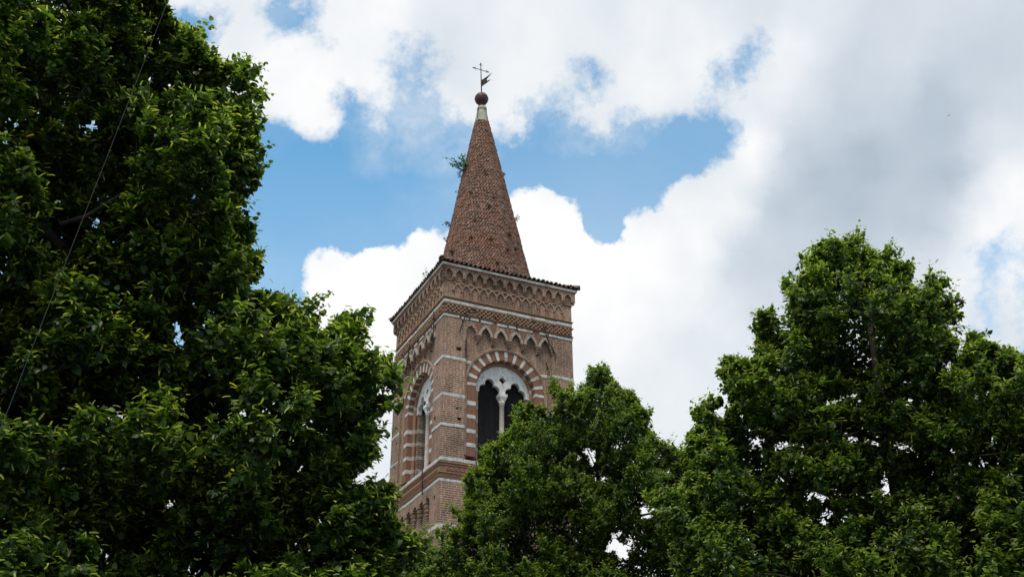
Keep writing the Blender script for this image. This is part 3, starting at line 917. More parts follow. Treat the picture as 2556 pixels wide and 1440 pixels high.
    for i in range(nu - 1):
        for j in range(nz - 1):
            cr4 = [(U[i], Z[j], S[i][j]), (U[i + 1], Z[j], S[i + 1][j]), (U[i + 1], Z[j + 1], S[i + 1][j + 1]), (U[i], Z[j + 1], S[i][j + 1])]
            poly = []; cut = []
            for q in range(4):
                A, B = cr4[q], cr4[(q + 1) % 4]
                if A[2] > 0:
                    poly.append((A[0], A[1]))
                if (A[2] > 0) != (B[2] > 0):
                    t_ = A[2] / (A[2] - B[2])
                    p = (A[0] + (B[0] - A[0]) * t_, A[1] + (B[1] - A[1]) * t_)
                    poly.append(p); cut.append(p)
            if len(poly) >= 3:
                ty.face([F(u, T0, z) for u, z in poly])
                ty.face([F(u, T1, z) for u, z in reversed(poly)])
            if len(cut) == 2:
                (ua, za), (ub, zb_) = cut
                ty.face([F(ua, T0, za), F(ub, T0, zb_), F(ub, T1, zb_), F(ua, T1, za)])
    ty.build('tympanum', M_TYMP, win)
    # middle column with base and capital
    co = MB()
    lx, ly, _ = F(CU, 0.48, 0)
    co.lathe([(0.0, 14.44), (0.17, 14.44), (0.17, 14.52), (0.15, 14.56), (0.155, 14.60), (0.105, 14.66), (0.096, 14.70), (0.094, 15.8), (0.090, 16.74), (0.108, 16.76), (0.108, 16.80), (0.09, 16.82)], 20, (lx, ly))
    co.build('column', M_PILLAR, win, smooth=True)
    ca = MB()
    ca.lathe([(0.095, 16.82), (0.12, 16.84), (0.125, 16.90), (0.11, 16.93)], 16, (lx, ly))
    def ringpts(h, z): return [(lx - h, ly - h, z), (lx + h, ly - h, z), (lx + h, ly + h, z), (lx - h, ly + h, z)]
    lv = [(0.105, 16.92), (0.125, 16.98), (0.16, 17.06), (0.17, 17.17), (0.155, 17.18)]
    for (h0, z0), (h1, z1) in zip(lv, lv[1:]):
        A, B = ringpts(h0, z0), ringpts(h1, z1)
        for q in range(4):
            ca.face([A[q], A[(q + 1) % 4], B[(q + 1) % 4], B[q]])
    ca.face(ringpts(0.155, 17.18))
    ca.build('capital', M_TYMP, win)
    # bird net
    ne = MB()
    dn = 0.62
    u = CU - 1.0
    while u < CU + 1.0:
        fbox(ne, F, u - 0.002, u + 0.002, dn, dn + 0.003, 14.42, ZS + 0.9); u += 0.05
    z = 14.45
    while z < ZS + 0.9:
        fbox(ne, F, CU - 1.0, CU + 1.0, dn + 0.003, dn + 0.006, z - 0.002, z + 0.002); z += 0.05
    ne.build('bird_net', M_NET, win, weld=False)
    tr = MB()
    tr.tube([F(CU - 1.1, 0.70, 15.12), F(CU + 1.1, 0.70, 15.12)], 0.014, 6)
    tr.tube([F(CU + 0.05, 1.0, 16.0), F(CU + 0.9, 1.2, 14.5)], 0.03, 6)
    tr.build('tie_rod', M_WIRE, win)
    return win
window(FR); window(FL)

# --- iron anchor bars on the brickwork
def anchors(F, segs):
    for pts in segs:
        mb = MB()
        mb.tube([F(u, d, z) for u, d, z in pts], 0.022, 6)
        (u0, d0, z0), (u1, d1, z1) = pts[0], pts[-1]
        um, zm = (u0 + u1) / 2, (z0 + z1) / 2
        fbox(mb, F, um - 0.04, um + 0.04, -0.02, 0.03, zm - 0.04, zm + 0.04)
        mb.build('anchor_bar', M_IRON, tower)
anchors(FR, [[(0.90, -0.10, 20.17), (0.62, -0.05, 19.18)], [(2.93, -0.10, 19.98), (3.06, -0.03, 19.42)], [(4.08, -0.12, 20.12), (4.33, -0.08, 19.45), (4.60, -0.05, 19.06), (4.62, -0.03, 18.8)],
             [(0.885, -0.04, 18.92), (0.885, -0.04, 18.16)], [(4.22, -0.02, 18.6), (4.36, -0.02, 18.18)], [(1.30, -0.10, 14.36), (1.42, -0.05, 13.75)]])
anchors(FL, [[(0.80, -0.12, 20.25), (0.90, -0.06, 19.1)], [(3.38, -0.12, 20.0), (3.85, -0.06, 19.0), (3.9, -0.03, 18.6)], [(4.28, 0.04, 18.05), (4.24, 0.04, 17.4)],
             [(1.42, -0.12, 14.2), (1.50, -0.06, 13.3)], [(4.12, -0.06, 14.5), (4.15, -0.06, 13.4)]])
for F in FRONT:                     # thin drain rods beside the window
    mb = MB(); mb.tube([F(4.34, REC - 0.02, 18.2), F(4.30, REC - 0.02, 17.4), F(4.27, REC - 0.02, 14.5)], 0.018, 6)
    mb.build('drain_rod', M_TERRA, tower)

# --- tiled roof round the foot of the spire
ROOF_Z, EAVE, RISE = 21.95, 0.215, 0.44
mb = MB()
E_ = H2 + EAVE
mb.face([(-E_, -E_, ROOF_Z), (E_, -E_, ROOF_Z), (E_, E_, ROOF_Z), (-E_, E_, ROOF_Z)])
for sx, sy in ((0, -1), (0, 1), (-1, 0), (1, 0)):
    a_ = (-E_, sy * E_) if sx == 0 else (sx * E_, -E_)
    b_ = (E_, sy * E_) if sx == 0 else (sx * E_, E_)
    mb.face([(a_[0], a_[1], ROOF_Z + 0.012), (b_[0], b_[1], ROOF_Z + 0.012), (0, 0, ROOF_Z + 0.012 + RISE * E_ * 0.8)])
rr = random.Random(11)
SL = RISE * 0.8
def half_tube(mb, p0, p1, r, m=0, n_=5):
    p0, p1 = Vector(p0), Vector(p1)
    t = (p1 - p0).normalized(); side = t.cross(Vector((0, 0, 1))).normalized(); upv = side.cross(t).normalized()
    ri = r * 0.72
    prof = [(math.cos(math.pi * q / n_), math.sin(math.pi * q / n_)) for q in range(n_ + 1)]
    A = [p0 + side * (c * r) + upv * (s * r * 0.95) for c, s in prof]; B = [p1 + side * (c * r * 0.9) + upv * (s * r * 0.85) for c, s in prof]
    A2 = [p0 + side * (c * ri) + upv * (s * ri * 0.95) for c, s in prof]
    for q in range(n_):
        mb.face([A[q], A[q + 1], B[q + 1], B[q]], m)
        mb.face([A[q], A[q + 1], A2[q + 1], A2[q]], m)
for fi, (sx, sy) in enumerate(((0, -1), (-1, 0), (0, 1), (1, 0))):
    cnt = 30
    for i in range(cnt + 1):
        x = -E_ + 0.03 + (2 * E_ - 0.06) * i / cnt
        maxl = min(E_ - abs(x), 1.35)
        y = 0.0
        while y < max(maxl, 0.12):
            ln = 0.34
            j = rr.uniform(-0.012, 0.012); ov = rr.uniform(0, 0.045) if y == 0 else 0
            o0, o1 = E_ + ov - y, E_ - y - ln
            z0 = ROOF_Z + 0.055 + SL * y; z1 = ROOF_Z + 0.02 + SL * (y + ln)
            if sx == 0:
                half_tube(mb, (x + j, sy * o0, z0), (x, sy * o1, z1), 0.088)
            else:
                half_tube(mb, (sx * o0, x + j, z0), (sx * o1, x, z1), 0.088)
            y += 0.30
for sx, sy in ((-1, -1), (1, -1), (-1, 1), (1, 1)):      # hip tiles
    y = -0.04
    while y < 1.5:
        o0, o1 = E_ - y, E_ - y - 0.36
        half_tube(mb, (sx * o0, sy * o0, ROOF_Z + 0.075 + SL * y), (sx * o1, sy * o1, ROOF_Z + 0.07 + SL * (y + 0.36)), 0.15)
        y += 0.32
mb.build('roof', M_TILE, tower, weld=False)

# --- conical spire laid in projecting headers
AX0 = to_local(CEN + np.array([0.11, 0, 0]))[:2]; Z_B, R_B = 22.25, 2.11
LEAN = to_local(CEN + np.array([-0.22, 0, 0]))[:2]
Z_T, R_T = 31.30, 0.325
def axis_at(z):
    return AX0 + LEAN * (z - Z_B) / (32.6 - Z_B)
def rad_at(z):
    return R_B + (R_T - R_B) * (z - Z_B) / (Z_T - Z_B)
sp = MB()
sp.lathe([(rad_at(z) - 0.055, z) for z in (Z_B - 0.3,)] + [(rad_at(Z_B) - 0.055, Z_B)], 40)
prev = None
NR = 134
rr = random.Random(21)
hz = (Z_T - Z_B) / NR
# core
core = [(max(rad_at(z) - 0.065, 0.05), z) for z in np.linspace(Z_B - 0.3, Z_T, 12)]
b0 = len(sp.v)
for (r, z) in core:
    ax = axis_at(z)
    for q in range(40):
        a_ = 2 * math.pi * q / 40
        sp.v.append((ax[0] + r * math.cos(a_), ax[1] + r * math.sin(a_), z))
for i in range(len(core) - 1):
    for q in range(40):
        q2 = (q + 1) % 40
        sp.f.append((b0 + i * 40 + q, b0 + i * 40 + q2, b0 + (i + 1) * 40 + q2, b0 + (i + 1) * 40 + q)); sp.m.append(0)
for k_ in range(NR):
    z = Z_B + hz * k_
    r = rad_at(z + hz / 2)
    ax = axis_at(z)
    nb = max(10, int(round(2 * math.pi * r / 0.125)))
    ph = (0.5 if k_ % 2 else 0.0)
    for q in range(nb):
        a_ = 2 * math.pi * (q + ph) / nb
        w = 2 * math.pi * r / nb * 0.5 * rr.uniform(0.64, 0.86)
        po = r + rr.uniform(-0.02, 0.028)
        ca, sa = math.cos(a_), math.sin(a_)
        def P(rad, tt, zz):
            return (ax[0] + rad * ca - tt * sa, ax[1] + rad * sa + tt * ca, zz)
        zt, zb_ = z + hz * 0.92, z + 0.006
        dr = (R_B - R_T) / (Z_T - Z_B) * hz
        ri = r - 0.09
        sp.hexa([P(ri, -w, zb_), P(po, -w, zb_), P(po, w, zb_), P(ri, w, zb_), P(ri - dr, -w, zt), P(po - dr * 0.4, -w, zt), P(po - dr * 0.4, w, zt), P(ri - dr, w, zt)])
spire = sp.build('spire', M_CONE, tower, weld=False)
cap = MB()
ax = axis_at(31.8)
cap.lathe([(0.335, Z_T - 0.05), (0.32, Z_T + 0.03), (0.285, 31.55), (0.235, 31.85), (0.205, 32.0), (0.225, 32.02), (0.23, 32.07), (0.19, 32.10), (0.165, 32.18), (0.12, 32.24), (0.0, 32.25)], 24, tuple(ax))
cap.build('spire_cap', M_CAP, spire, smooth=True)
# iron stays and a loose chain on the cap
stay = MB()
for k_ in range(4):
    a_ = k_ * math.pi / 2 + 0.5
    ca, sa = math.cos(a_), math.sin(a_)
    stay.tube([(ax[0] + r_ * ca, ax[1] + r_ * sa, z_) for r_, z_ in ((0.08, 32.42), (0.17, 32.30), (0.26, 32.05), (0.28, 31.75), (0.33, 31.35))], 0.013, 5)
stay.build('iron_stay', M_IRON, spire)
ZBALL = 32.66
bx = axis_at(ZBALL)
ball = MB()
prof = [(0.0, ZBALL - 0.315)] + [(0.315 * math.cos(t), ZBALL + 0.315 * math.sin(t)) for t in [(-0.5 + i / 20) * math.pi for i in range(1, 20)]] + [(0.0, ZBALL + 0.315)]
ball.lathe(prof, 36, tuple(bx))
ball.lathe([(0.10, 32.2), (0.09, 32.32), (0.12, 32.38), (0.06, 32.42)], 16, tuple(bx))
ball.lathe([(0.318, ZBALL - 0.012), (0.322, ZBALL - 0.01), (0.322, ZBALL + 0.01), (0.318, ZBALL + 0.012)], 36, tuple(bx))
ball.build('finial_ball', M_BALL, spire, smooth=True)
# cross and vane lean a little to the left
lean = to_local(CEN + np.array([-0.06, 0, 0]))[:2]
def mast(h):
    return np.array([bx[0] + lean[0] * h / 1.9, bx[1] + lean[1] * h / 1.9, ZBALL + 0.30 + h])
cr = MB()
cr.tube([mast(0), mast(1.0), mast(1.74)], [0.030, 0.024, 0.018], 6)
hb = 1.40
c0 = mast(hb)
for s in (-1, 1):
    cr.tube([c0, c0 + np.array([s * 0.34, 0, 0])], [0.02, 0.016], 6)
def trefoil(tip, d):
    tip = np.array(tip, float); d = np.array(d, float)
    perp = np.array([0, 0, 1.0]) if abs(d[2]) < 0.5 else np.array([1.0, 0, 0])
    cr.tube([tip - d * 0.02, tip + d * 0.05, tip + d * 0.10], [0.03, 0.026, 0.004], 6)
    for s in (-1, 1):
        b1 = tip - d * 0.06
        cr.tube([b1, b1 + perp * s * 0.05 + d * 0.015, b1 + perp * s * 0.085 - d * 0.03], [0.014, 0.014, 0.006], 5)
trefoil(mast(1.74), (0, 0, 1))
for s in (-1, 1):
    trefoil(c0 + np.array([s * 0.34, 0, 0]), (s, 0, 0))
cr.build('iron_cross', M_IRON, spire)
# swallow-tailed vane swung towards the viewer and to the right
fl = MB()
fd = to_local(CEN + np.array([0.72, -0.69, 0])); fd[2] = 0
m0 = mast(0.42)
def FV(a_, h, o=0.0):
    n_ = np.array([-fd[1], fd[0], 0])
    return m0 + fd * a_ + np.array([0, 0, h]) + n_ * o
outl = [(0.03, 0.0), (0.30, 0.01), (0.62, 0.06), (0.36, 0.13), (0.35, 0.24), (0.68, 0.41), (0.42, 0.37), (0.03, 0.37)]
tri = [(0, 1, 4, 7), (1, 2, 3), (1, 3, 4), (4, 5, 6), (4, 6, 7)]
for o_ in (-0.008, 0.008):
    for f_ in tri:
        fl.face([FV(*outl[i], o_) for i in f_])
for i in range(len(outl)):
    j = (i + 1) % len(outl)
    fl.face([FV(*outl[i], -0.008), FV(*outl[j], -0.008), FV(*outl[j], 0.008), FV(*outl[i], 0.008)])
fl.build('weather_vane', M_IRON, spire)

# ================================================================== FOLIAGE
def unit(v):
    return v / np.maximum(np.linalg.norm(v, axis=-1, keepdims=True), 1e-9)
LEAF_V = np.array([[0, 0, 0], [0, 0.52, 0], [0, 1.05, -0.10], [-0.30, -0.10, 0.03], [-0.50, 0.30, 0.10], [-0.34, 0.72, 0.05], [0.30, -0.10, 0.03], [0.50, 0.30, 0.10], [0.34, 0.72, 0.05]])
LEAF_F = np.array([[0, 1, 4, 3], [1, 2, 5, 4], [0, 6, 7, 1], [1, 7, 8, 2]])
BR_V = np.array([[-0.09, 0, 0], [0.09, 0, 0], [-0.12, 0.55, 0.05], [0.12, 0.55, 0.05], [-0.07, 1.0, -0.06], [0.07, 1.0, -0.06]])
BR_F = np.array([[0, 1, 3, 2], [2, 3, 5, 4]])
def leaf_object(name, mats, parent, sets):
    """sets: list of (template verts, template quads, pos, tipdir, normal, size, age, material)"""
    VV, FF, AA, MM = [], [], [], []
    base = 0
    for (tv, tf, pos, tip, nor, size, age_lit, mi) in sets:
        nl = len(pos)
        if nl == 0:
            continue
        y = unit(tip); x = unit(np.cross(y, nor)); z = np.cross(x, y)
        sx = size[:, None, None]
        v = pos[:, None, :] + sx * (tv[None, :, 0:1] * x[:, None, :] + tv[None, :, 1:2] * y[:, None, :] + tv[None, :, 2:3] * z[:, None, :])
        VV.append(v.reshape(-1, 3))
        f = tf[None] + (base + np.arange(nl) * len(tv))[:, None, None]
        FF.append(f.reshape(-1, 4))
        AA.append(np.repeat(age_lit, len(tv))); MM.append(np.full(nl * len(tf), mi))
        base += nl * len(tv)
    V = np.concatenate(VV).astype(np.float32); Fq = np.concatenate(FF).astype(np.int32)
    A = np.concatenate(AA).astype(np.float32); Mi = np.concatenate(MM).astype(np.int32)
    me = bpy.data.meshes.new(name)
    me.vertices.add(len(V)); me.vertices.foreach_set('co', V.ravel())
    me.loops.add(Fq.size); me.loops.foreach_set('vertex_index', Fq.ravel())
    me.polygons.add(len(Fq)); me.polygons.foreach_set('loop_start', np.arange(0, Fq.size, 4, dtype=np.int32))
    me.polygons.foreach_set('loop_total', np.full(len(Fq), 4, dtype=np.int32))
    for m in mats:
        me.materials.append(m)
    me.polygons.foreach_set('material_index', Mi)
    at_ = me.attributes.new('age_lit', 'FLOAT', 'POINT'); at_.data.foreach_set('value', A)
    me.update(calc_edges=True)
    o = bpy.data.objects.new(name, me)
    col.objects.link(o)
    if parent:
        o.parent = parent
    return o

def poly_mask(poly, holes, x, y):
    d, ins = seg_dist(x, y, poly)
    d = np.where(ins, d, -d)
    for (hx, hy, rx, ry) in holes:
        q = (np.hypot((x - hx) / rx, (y - hy) / ry) - 1.0) * min(rx, ry)
        d = np.minimum(d, q)
    return d

def at_arr(px, py, dist):
    u2 = (px - 1278) / F_PX; v2 = -(py - 720) / F_PX
    cr_, sr_ = math.cos(ROLL), math.sin(ROLL)
    u, v = u2 * cr_ + v2 * sr_, -u2 * sr_ + v2 * cr_
    c, s = math.cos(PITCH), math.sin(PITCH)
    d = np.stack([u, c - v * s, s + v * c], -1)
    h = np.hypot(d[:, 0], d[:, 1])
    return d / h[:, None] * dist[:, None] + np.array([0, 0, CAM_Z])

def linden(name, label, poly, holes, tips, base, trunk_top, dist, half, clump_r, n_try, leaf, seed, trunk_r, limbs, shoots=23, lps=11, bough=1.0, gap=1.15, fill=9000, young_lit=1.0, extra=()):
    rng = np.random.default_rng(seed)
    P = np.array(poly)
    holes = [(a_, b_, c_ * 0.55, d_ * 0.55) for a_, b_, c_, d_ in holes]
    x0, y0 = P.min(0); x1, y1 = P.max(0)
    root = empty(name, (base[0], base[1], 0))
    tag(root, label, 'tree', 'linden trees round the tower')
    org = np.array([base[0], base[1], 0.0])
    # --- clump centres, kept apart from one another through the crown's volume
    cx = rng.uniform(x0, x1, n_try); cy = rng.uniform(y0, y1, n_try)
    ppm = F_PX / (dist / math.cos(R_(28)))
    d = poly_mask(poly, holes, cx, cy)
    ok = d > 0.28 * clump_r * ppm
    cx, cy, d = cx[ok], cy[ok], d[ok]
    hh = half * np.sqrt(np.clip(1 - (1 - np.clip(d / (half * 0.8 * ppm), 0, 1)) ** 2, 0.02, 1))
    sgn = rng.uniform(-1, 1, len(cx))
    sgn = np.sign(sgn) * np.abs(sgn) ** 0.45       # favour the crown's skin
    pts = at_arr(cx, cy, dist + sgn * hh)
    dm = d / ppm                                   # metres in from the outline
    # boughs: foliage gathers on them and leaves shaded hollows between
    B = []
    for i in rng.permutation(len(pts))[:6000]:
        if dm[i] > 0.12 * bough and all(np.sum(((pts[i] - q) / np.array([1, 1, 1.15])) ** 2) > bough ** 2 for q in B):
            B.append(pts[i])
    B = np.array(B)
    dv = pts[:, None, :] - B[None]
    near = np.argmin((dv ** 2).sum(-1), 1)
    rel = pts - B[near]
    rr_ = np.sqrt((rel ** 2 * np.array([1, 1, 0.6])).sum(-1)) / bough
    ok = ((rr_ < 0.49) & (rel[:, 2] > -0.42 * bough)) | ((dm < 0.22 * bough) & (rng.uniform(0, 1, len(dm)) < 0.10))
    pts, dm = pts[ok], dm[ok]
    crad = np.clip(dm * 0.95, 0.36 * clump_r, 1.2 * clump_r)
    keep = []
    cell = {}
    mind = clump_r * gap
    order_ = np.argsort(-crad + rng.uniform(0, 0.3 * clump_r, len(crad)))
    pts, crad = pts[order_], crad[order_]
    for i, p in enumerate(pts):
        key = tuple((p // mind).astype(int))
        good = True
        for a_ in (-1, 0, 1):
            for b_ in (-1, 0, 1):
                for c_ in (-1, 0, 1):
                    for j in cell.get((key[0] + a_, key[1] + b_, key[2] + c_), ()):
                        if np.sum((pts[j] - p) ** 2) < (gap * min(crad[i], clump_r)) ** 2:
                            good = False
        if good:
            keep.append(i); cell.setdefault(key, []).append(i)
    C = pts[keep]; crad = crad[keep]
    # --- shoots
    axis = np.array([base[0], base[1]])
    outd = C.copy(); outd[:, :2] -= (axis + (np.array(trunk_top[:2]) - axis) * 0.8); outd[:, 2] = 0
    outd = unit(outd)
    ns = shoots
    rad = crad * rng.uniform(0.75, 1.2, len(C))
    axis_d = unit(outd * 0.5 + np.array([0, 0, 0.8]) + rng.normal(0, 0.22, (len(C), 3)))
    sd_ = unit(axis_d[:, None, :] * 0.85 + rng.normal(0, 0.52, (len(C), ns, 3)))
    foot = C - axis_d * rad[:, None] * 0.75
    # the shoots of a clump stand one above another up a common stem, so it makes a plume
    up_ = rng.uniform(0, 1.25, (len(C), ns))
    s0 = foot[:, None, :] + axis_d[:, None, :] * (rad[:, None] * up_)[:, :, None] + rng.normal(0, 0.03, (len(C), ns, 3))
    al = np.clip((sd_ * axis_d[:, None, :]).sum(-1), 0, 1)
    ln = rad[:, None] * (0.62 + 0.35 * al) * (1.08 - 0.38 * up_) * rng.uniform(0.75, 1.2, (len(C), ns))
    use = (rng.uniform(0, 1, (len(C), ns)) < np.clip((crad / clump_r) ** 1.3, 0.25, 1)[:, None]).reshape(-1)
    s0 = s0.reshape(-1, 3)[use]; sd_ = sd_.reshape(-1, 3)[use]; ln = ln.reshape(-1)[use]
    vig_lit = (np.repeat(rng.uniform(0.3, 1.0, len(C)), ns) * (0.55 + 0.45 * up_.reshape(-1)))[use]  # clump vigour, raised with height so plume tops are coloured as lit
    # leading shoots that break the outline
    T0, TD, TL = [], [], []
    for (ax_, ay_, bx_, by_) in tips:
        p, q = at(ax_, ay_, dist), at(bx_, by_, dist + rng.uniform(-0.2, 0.2))
        T0.append(p); TD.append(unit(q - p)); TL.append(np.linalg.norm(q - p))
        for _ in range(5):
            e = rng.normal(0, 0.06, 3) - unit(q - p) * rng.uniform(0, 0.15)
            T0.append(p + e); TD.append(unit(q - p + rng.normal(0, 0.06, 3))); TL.append(np.linalg.norm(q - p) * rng.uniform(0.6, 0.9))
    # young shoots all along the upper outline
    n_e = len(P)
    for i in range(n_e):
        pa_, pb_ = P[i], P[(i + 1) % n_e]
        ln_ = np.hypot(*(pb_ - pa_))
        if not (-40 < pa_[0] < 2600 and -60 < pa_[1] < 1440):
            continue
        for _ in range(max(1, int(ln_ / (0.16 * ppm)))):
            q_ = pa_ + (pb_ - pa_) * rng.uniform(0, 1)
            nv_ = np.array([pb_[1] - pa_[1], -(pb_[0] - pa_[0])]) / max(ln_, 1e-6)
            if poly_mask(poly, (), np.array([q_[0] + nv_[0] * 4]), np.array([q_[1] + nv_[1] * 4]))[0] > 0:
                nv_ = -nv_
            dir_ = nv_ * 0.7 + np.array([0, -0.8]) + rng.normal(0, 0.25, 2)
            if nv_[1] > 0.75 or poly_mask(poly, (), np.array([q_[0] + dir_[0] * 10]), np.array([q_[1] + dir_[1] * 10]))[0] > 0:
                continue
            dir_ = dir_ / np.hypot(*dir_)
            l_ = rng.uniform(0.22, 0.50) * ppm
            out_ = rng.uniform(-0.05, 0.17) * ppm
            e1_ = q_ + dir_ * out_; e0_ = e1_ - dir_ * l_
            dz_ = rng.uniform(-0.3, 0.3)
            p, q = at(e0_[0], e0_[1], dist + dz_), at(e1_[0], e1_[1], dist + dz_ + rng.uniform(-0.1, 0.1))
            for _r in range(2):
                e = rng.normal(0, 0.03, 3)
                T0.append(p + e); TD.append(unit(q - p + rng.normal(0, 0.04, 3))); TL.append(np.linalg.norm(q - p) * rng.uniform(0.75, 1.0))
    if T0:
        vig_lit = np.concatenate([vig_lit, np.full(len(T0), 0.9)]); s0 = np.concatenate([s0, T0]); sd_ = np.concatenate([sd_, TD]); ln = np.concatenate([ln, TL])
    nS = len(s0)
    tt = np.linspace(0.28, 1.0, lps)[None, :] + rng.uniform(-0.05, 0.05, (nS, lps))
    bend = rng.normal(0, 0.10, (nS, 3)); bend[:, 2] -= 0.05
    pos = s0[:, None, :] + sd_[:, None, :] * (ln[:, None] * tt)[:, :, None] + bend[:, None, :] * (ln[:, None] * tt ** 2)[:, :, None]
    side = unit(np.cross(sd_, rng.normal(0, 1, (nS, 3))))
    alt = np.where(np.arange(lps) % 2 == 0, 1.0, -1.0)
    lat = side[:, None, :] * alt[None, :, None] + rng.normal(0, 0.45, (nS, lps, 3))
    rdl = sd_[:, None, :]
    tip = unit(lat * 0.75 + rdl * 0.55 + np.array([0, 0, -0.42]) + rng.normal(0, 0.18, (nS, lps, 3)))
    pos = pos + tip * leaf * 0.30
    nor = unit(np.array([0, 0, 0.62]) + rdl * 0.62 + rng.normal(0, 0.30, (nS, lps, 3)))
    size = leaf * rng.uniform(0.55, 1.28, (nS, lps)) * (1.08 - 0.34 * tt ** 3)
    upw = np.clip(sd_[:, 2], 0, 1)[:, None]
    age_lit = np.clip((tt - 0.35) * 1.4 * (0.35 + 0.75 * upw) + rng.normal(0, 0.14, (nS, lps)), 0, 1) * vig_lit[:, None] * young_lit  # young tip colour, plus light from above painted into upward shoots
    pos, tip, nor, size, age_lit = pos.reshape(-1, 3), tip.reshape(-1, 3), nor.reshape(-1, 3), size.reshape(-1), age_lit.reshape(-1)
    # filler leaves deep in the crown
    fx = rng.uniform(x0, x1, fill * 3); fy = rng.uniform(y0, y1, fill * 3)
    fd_ = poly_mask(poly, holes, fx, fy)
    ok = fd_ > 0.75 * clump_r * ppm
    fx, fy, fd_ = fx[ok][:fill], fy[ok][:fill], fd_[ok][:fill]
    fh = half * np.sqrt(np.clip(1 - (1 - np.clip(fd_ / (half * 0.8 * ppm), 0, 1)) ** 2, 0.02, 1))
    fp = at_arr(fx, fy, dist + rng.uniform(0.0, 0.75, len(fx)) * fh)
    nf = len(fp)
    pos = np.concatenate([pos, fp]); tip = np.concatenate([tip, unit(rng.normal(0, 1, (nf, 3)) + np.array([0, 0, -0.3]))])
    nor = np.concatenate([nor, unit(np.array([0, 0, 0.7]) + rng.normal(0, 0.6, (nf, 3)))])
    size = np.concatenate([size, leaf * rng.uniform(0.8, 1.3, nf)]); age_lit = np.concatenate([age_lit, np.zeros(nf)])
    # bracts
    nb = int((len(pos) - nf) * 0.22)
    wgt = 0.08 + age_lit[:len(pos) - nf]
    bi = rng.choice(len(pos) - nf, nb, replace=False, p=wgt / wgt.sum())
    bt = unit(tip[bi] * 0.7 + rng.normal(0, 0.45, (nb, 3)) + np.array([0, 0, -0.05])); bt[:, 2] *= 0.55; bt = unit(bt)
    bn = unit(np.array([0, 0, 1.0]) + rng.normal(0, 0.5, (nb, 3)))
    sets = [(LEAF_V, LEAF_F, pos - org, tip, nor, size, age_lit, 0),
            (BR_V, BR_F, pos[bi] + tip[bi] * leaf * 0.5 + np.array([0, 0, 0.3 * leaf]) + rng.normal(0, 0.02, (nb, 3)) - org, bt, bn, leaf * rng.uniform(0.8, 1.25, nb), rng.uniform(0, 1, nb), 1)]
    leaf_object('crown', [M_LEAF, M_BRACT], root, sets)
    # --- wood: trunk, limbs, and a branchlet to every clump
    tk = MB()
    b = np.array([0, 0, 0.0]); t = np.array(trunk_top) - org
    path = [b + (t - b) * k + np.array([0.10 * math.sin(5 * k), 0.08 * math.cos(4 * k) - 0.08, 0]) * (1 - abs(2 * k - 1)) for k in np.linspace(0, 1, 9)]
    tk.tube([path[0] - np.array([0, 0, 0.05])] + path, [trunk_r * 1.5, trunk_r * 1.35] + [trunk_r * (1.05 - 0.85 * k) for k in np.linspace(0, 1, 9)[1:]], 12)
    skel = [(p, 0.10 * trunk_r + trunk_r * 0.3) for p in path[3:]]
    tw = [tk]
    # limbs reach k-means centres of the clumps
    K = limbs
    cen = C[rng.choice(len(C), K, replace=False)]
    for _ in range(8):
        lab = np.argmin(((C[:, None, :] - cen[None]) ** 2).sum(-1), 1)
        cen = np.array([C[lab == k].mean(0) if (lab == k).any() else cen[k] for k in range(K)])
    tk.build('trunk', M_BARK, root, smooth=True)
    for k in range(K):
        e = cen[k] - org
        hgt = np.clip((e[2] - 0.55 * np.hypot(e[0] - t[0], e[1] - t[1])), path[2][2], path[-1][2])
        i = int(np.argmin([abs(p[2] - hgt) for p in path]))
        s_ = path[i]
        br = MB()
        r0 = trunk_r * (0.42 - 0.028 * i)
        mid = (s_ + e) / 2 + np.array([0, 0, -0.08 * np.linalg.norm(e - s_)]) + rng.normal(0, 0.12, 3)
        curve = [(1 - q) ** 2 * s_ + 2 * q * (1 - q) * mid + q * q * e for q in np.linspace(0, 1, 7)]
        br.tube(curve, [r0 * (1 - 0.8 * q) + 0.008 for q in np.linspace(0, 1, 7)], 7)
        nodes = [np.array(p) for p in curve]
        kids = C[lab == k] - org
        kids = kids[np.argsort([min(np.sum((c - p) ** 2) for p in nodes) for c in kids])] if len(kids) else kids
        lev = [0] * len(nodes)
        for c in kids:
            c = c - np.array([0, 0, 0.10])
            dn_ = [np.linalg.norm(c - p) + 0.5 * max(0, p[2] - c[2]) + 0.06 * l_ for p, l_ in zip(nodes, lev)]
            j = int(np.argmin(dn_))
            a_ = nodes[j]
            mm = (a_ + c) / 2 + rng.normal(0, 0.05, 3) - np.array([0, 0, 0.05])
            ra = max(0.006, 0.020 - 0.004 * lev[j])
            br.tube([a_, mm, c], [ra, ra * 0.8, ra * 0.6], 5, cap=False)
            nodes.append(c); lev.append(lev[j] + 1)
        br.build('branch', M_BARK, root, smooth=True, weld=False)
    for pts_, r_ in extra:
        br = MB()
        br.tube([at(px_, py_, dist + dz_) - org for px_, py_, dz_ in pts_], list(np.linspace(r_, r_ * 0.5, len(pts_))), 8)
        br.build('branch', M_BARK, root, smooth=True)
    # twigs of the leading shoots
    for i in range(0, 6 * len(tips), 6):
        twg = MB()
        for p, d_, l_ in zip(T0[i:i + 6], TD[i:i + 6], TL[i:i + 6]):
            twg.tube([p - org, p - org + d_ * l_ * 0.5, p - org + d_ * l_], [0.008, 0.006, 0.003], 4, cap=False)
        twg.build('branch', M_BARK, root, weld=False)
    return len(C), len(pos)

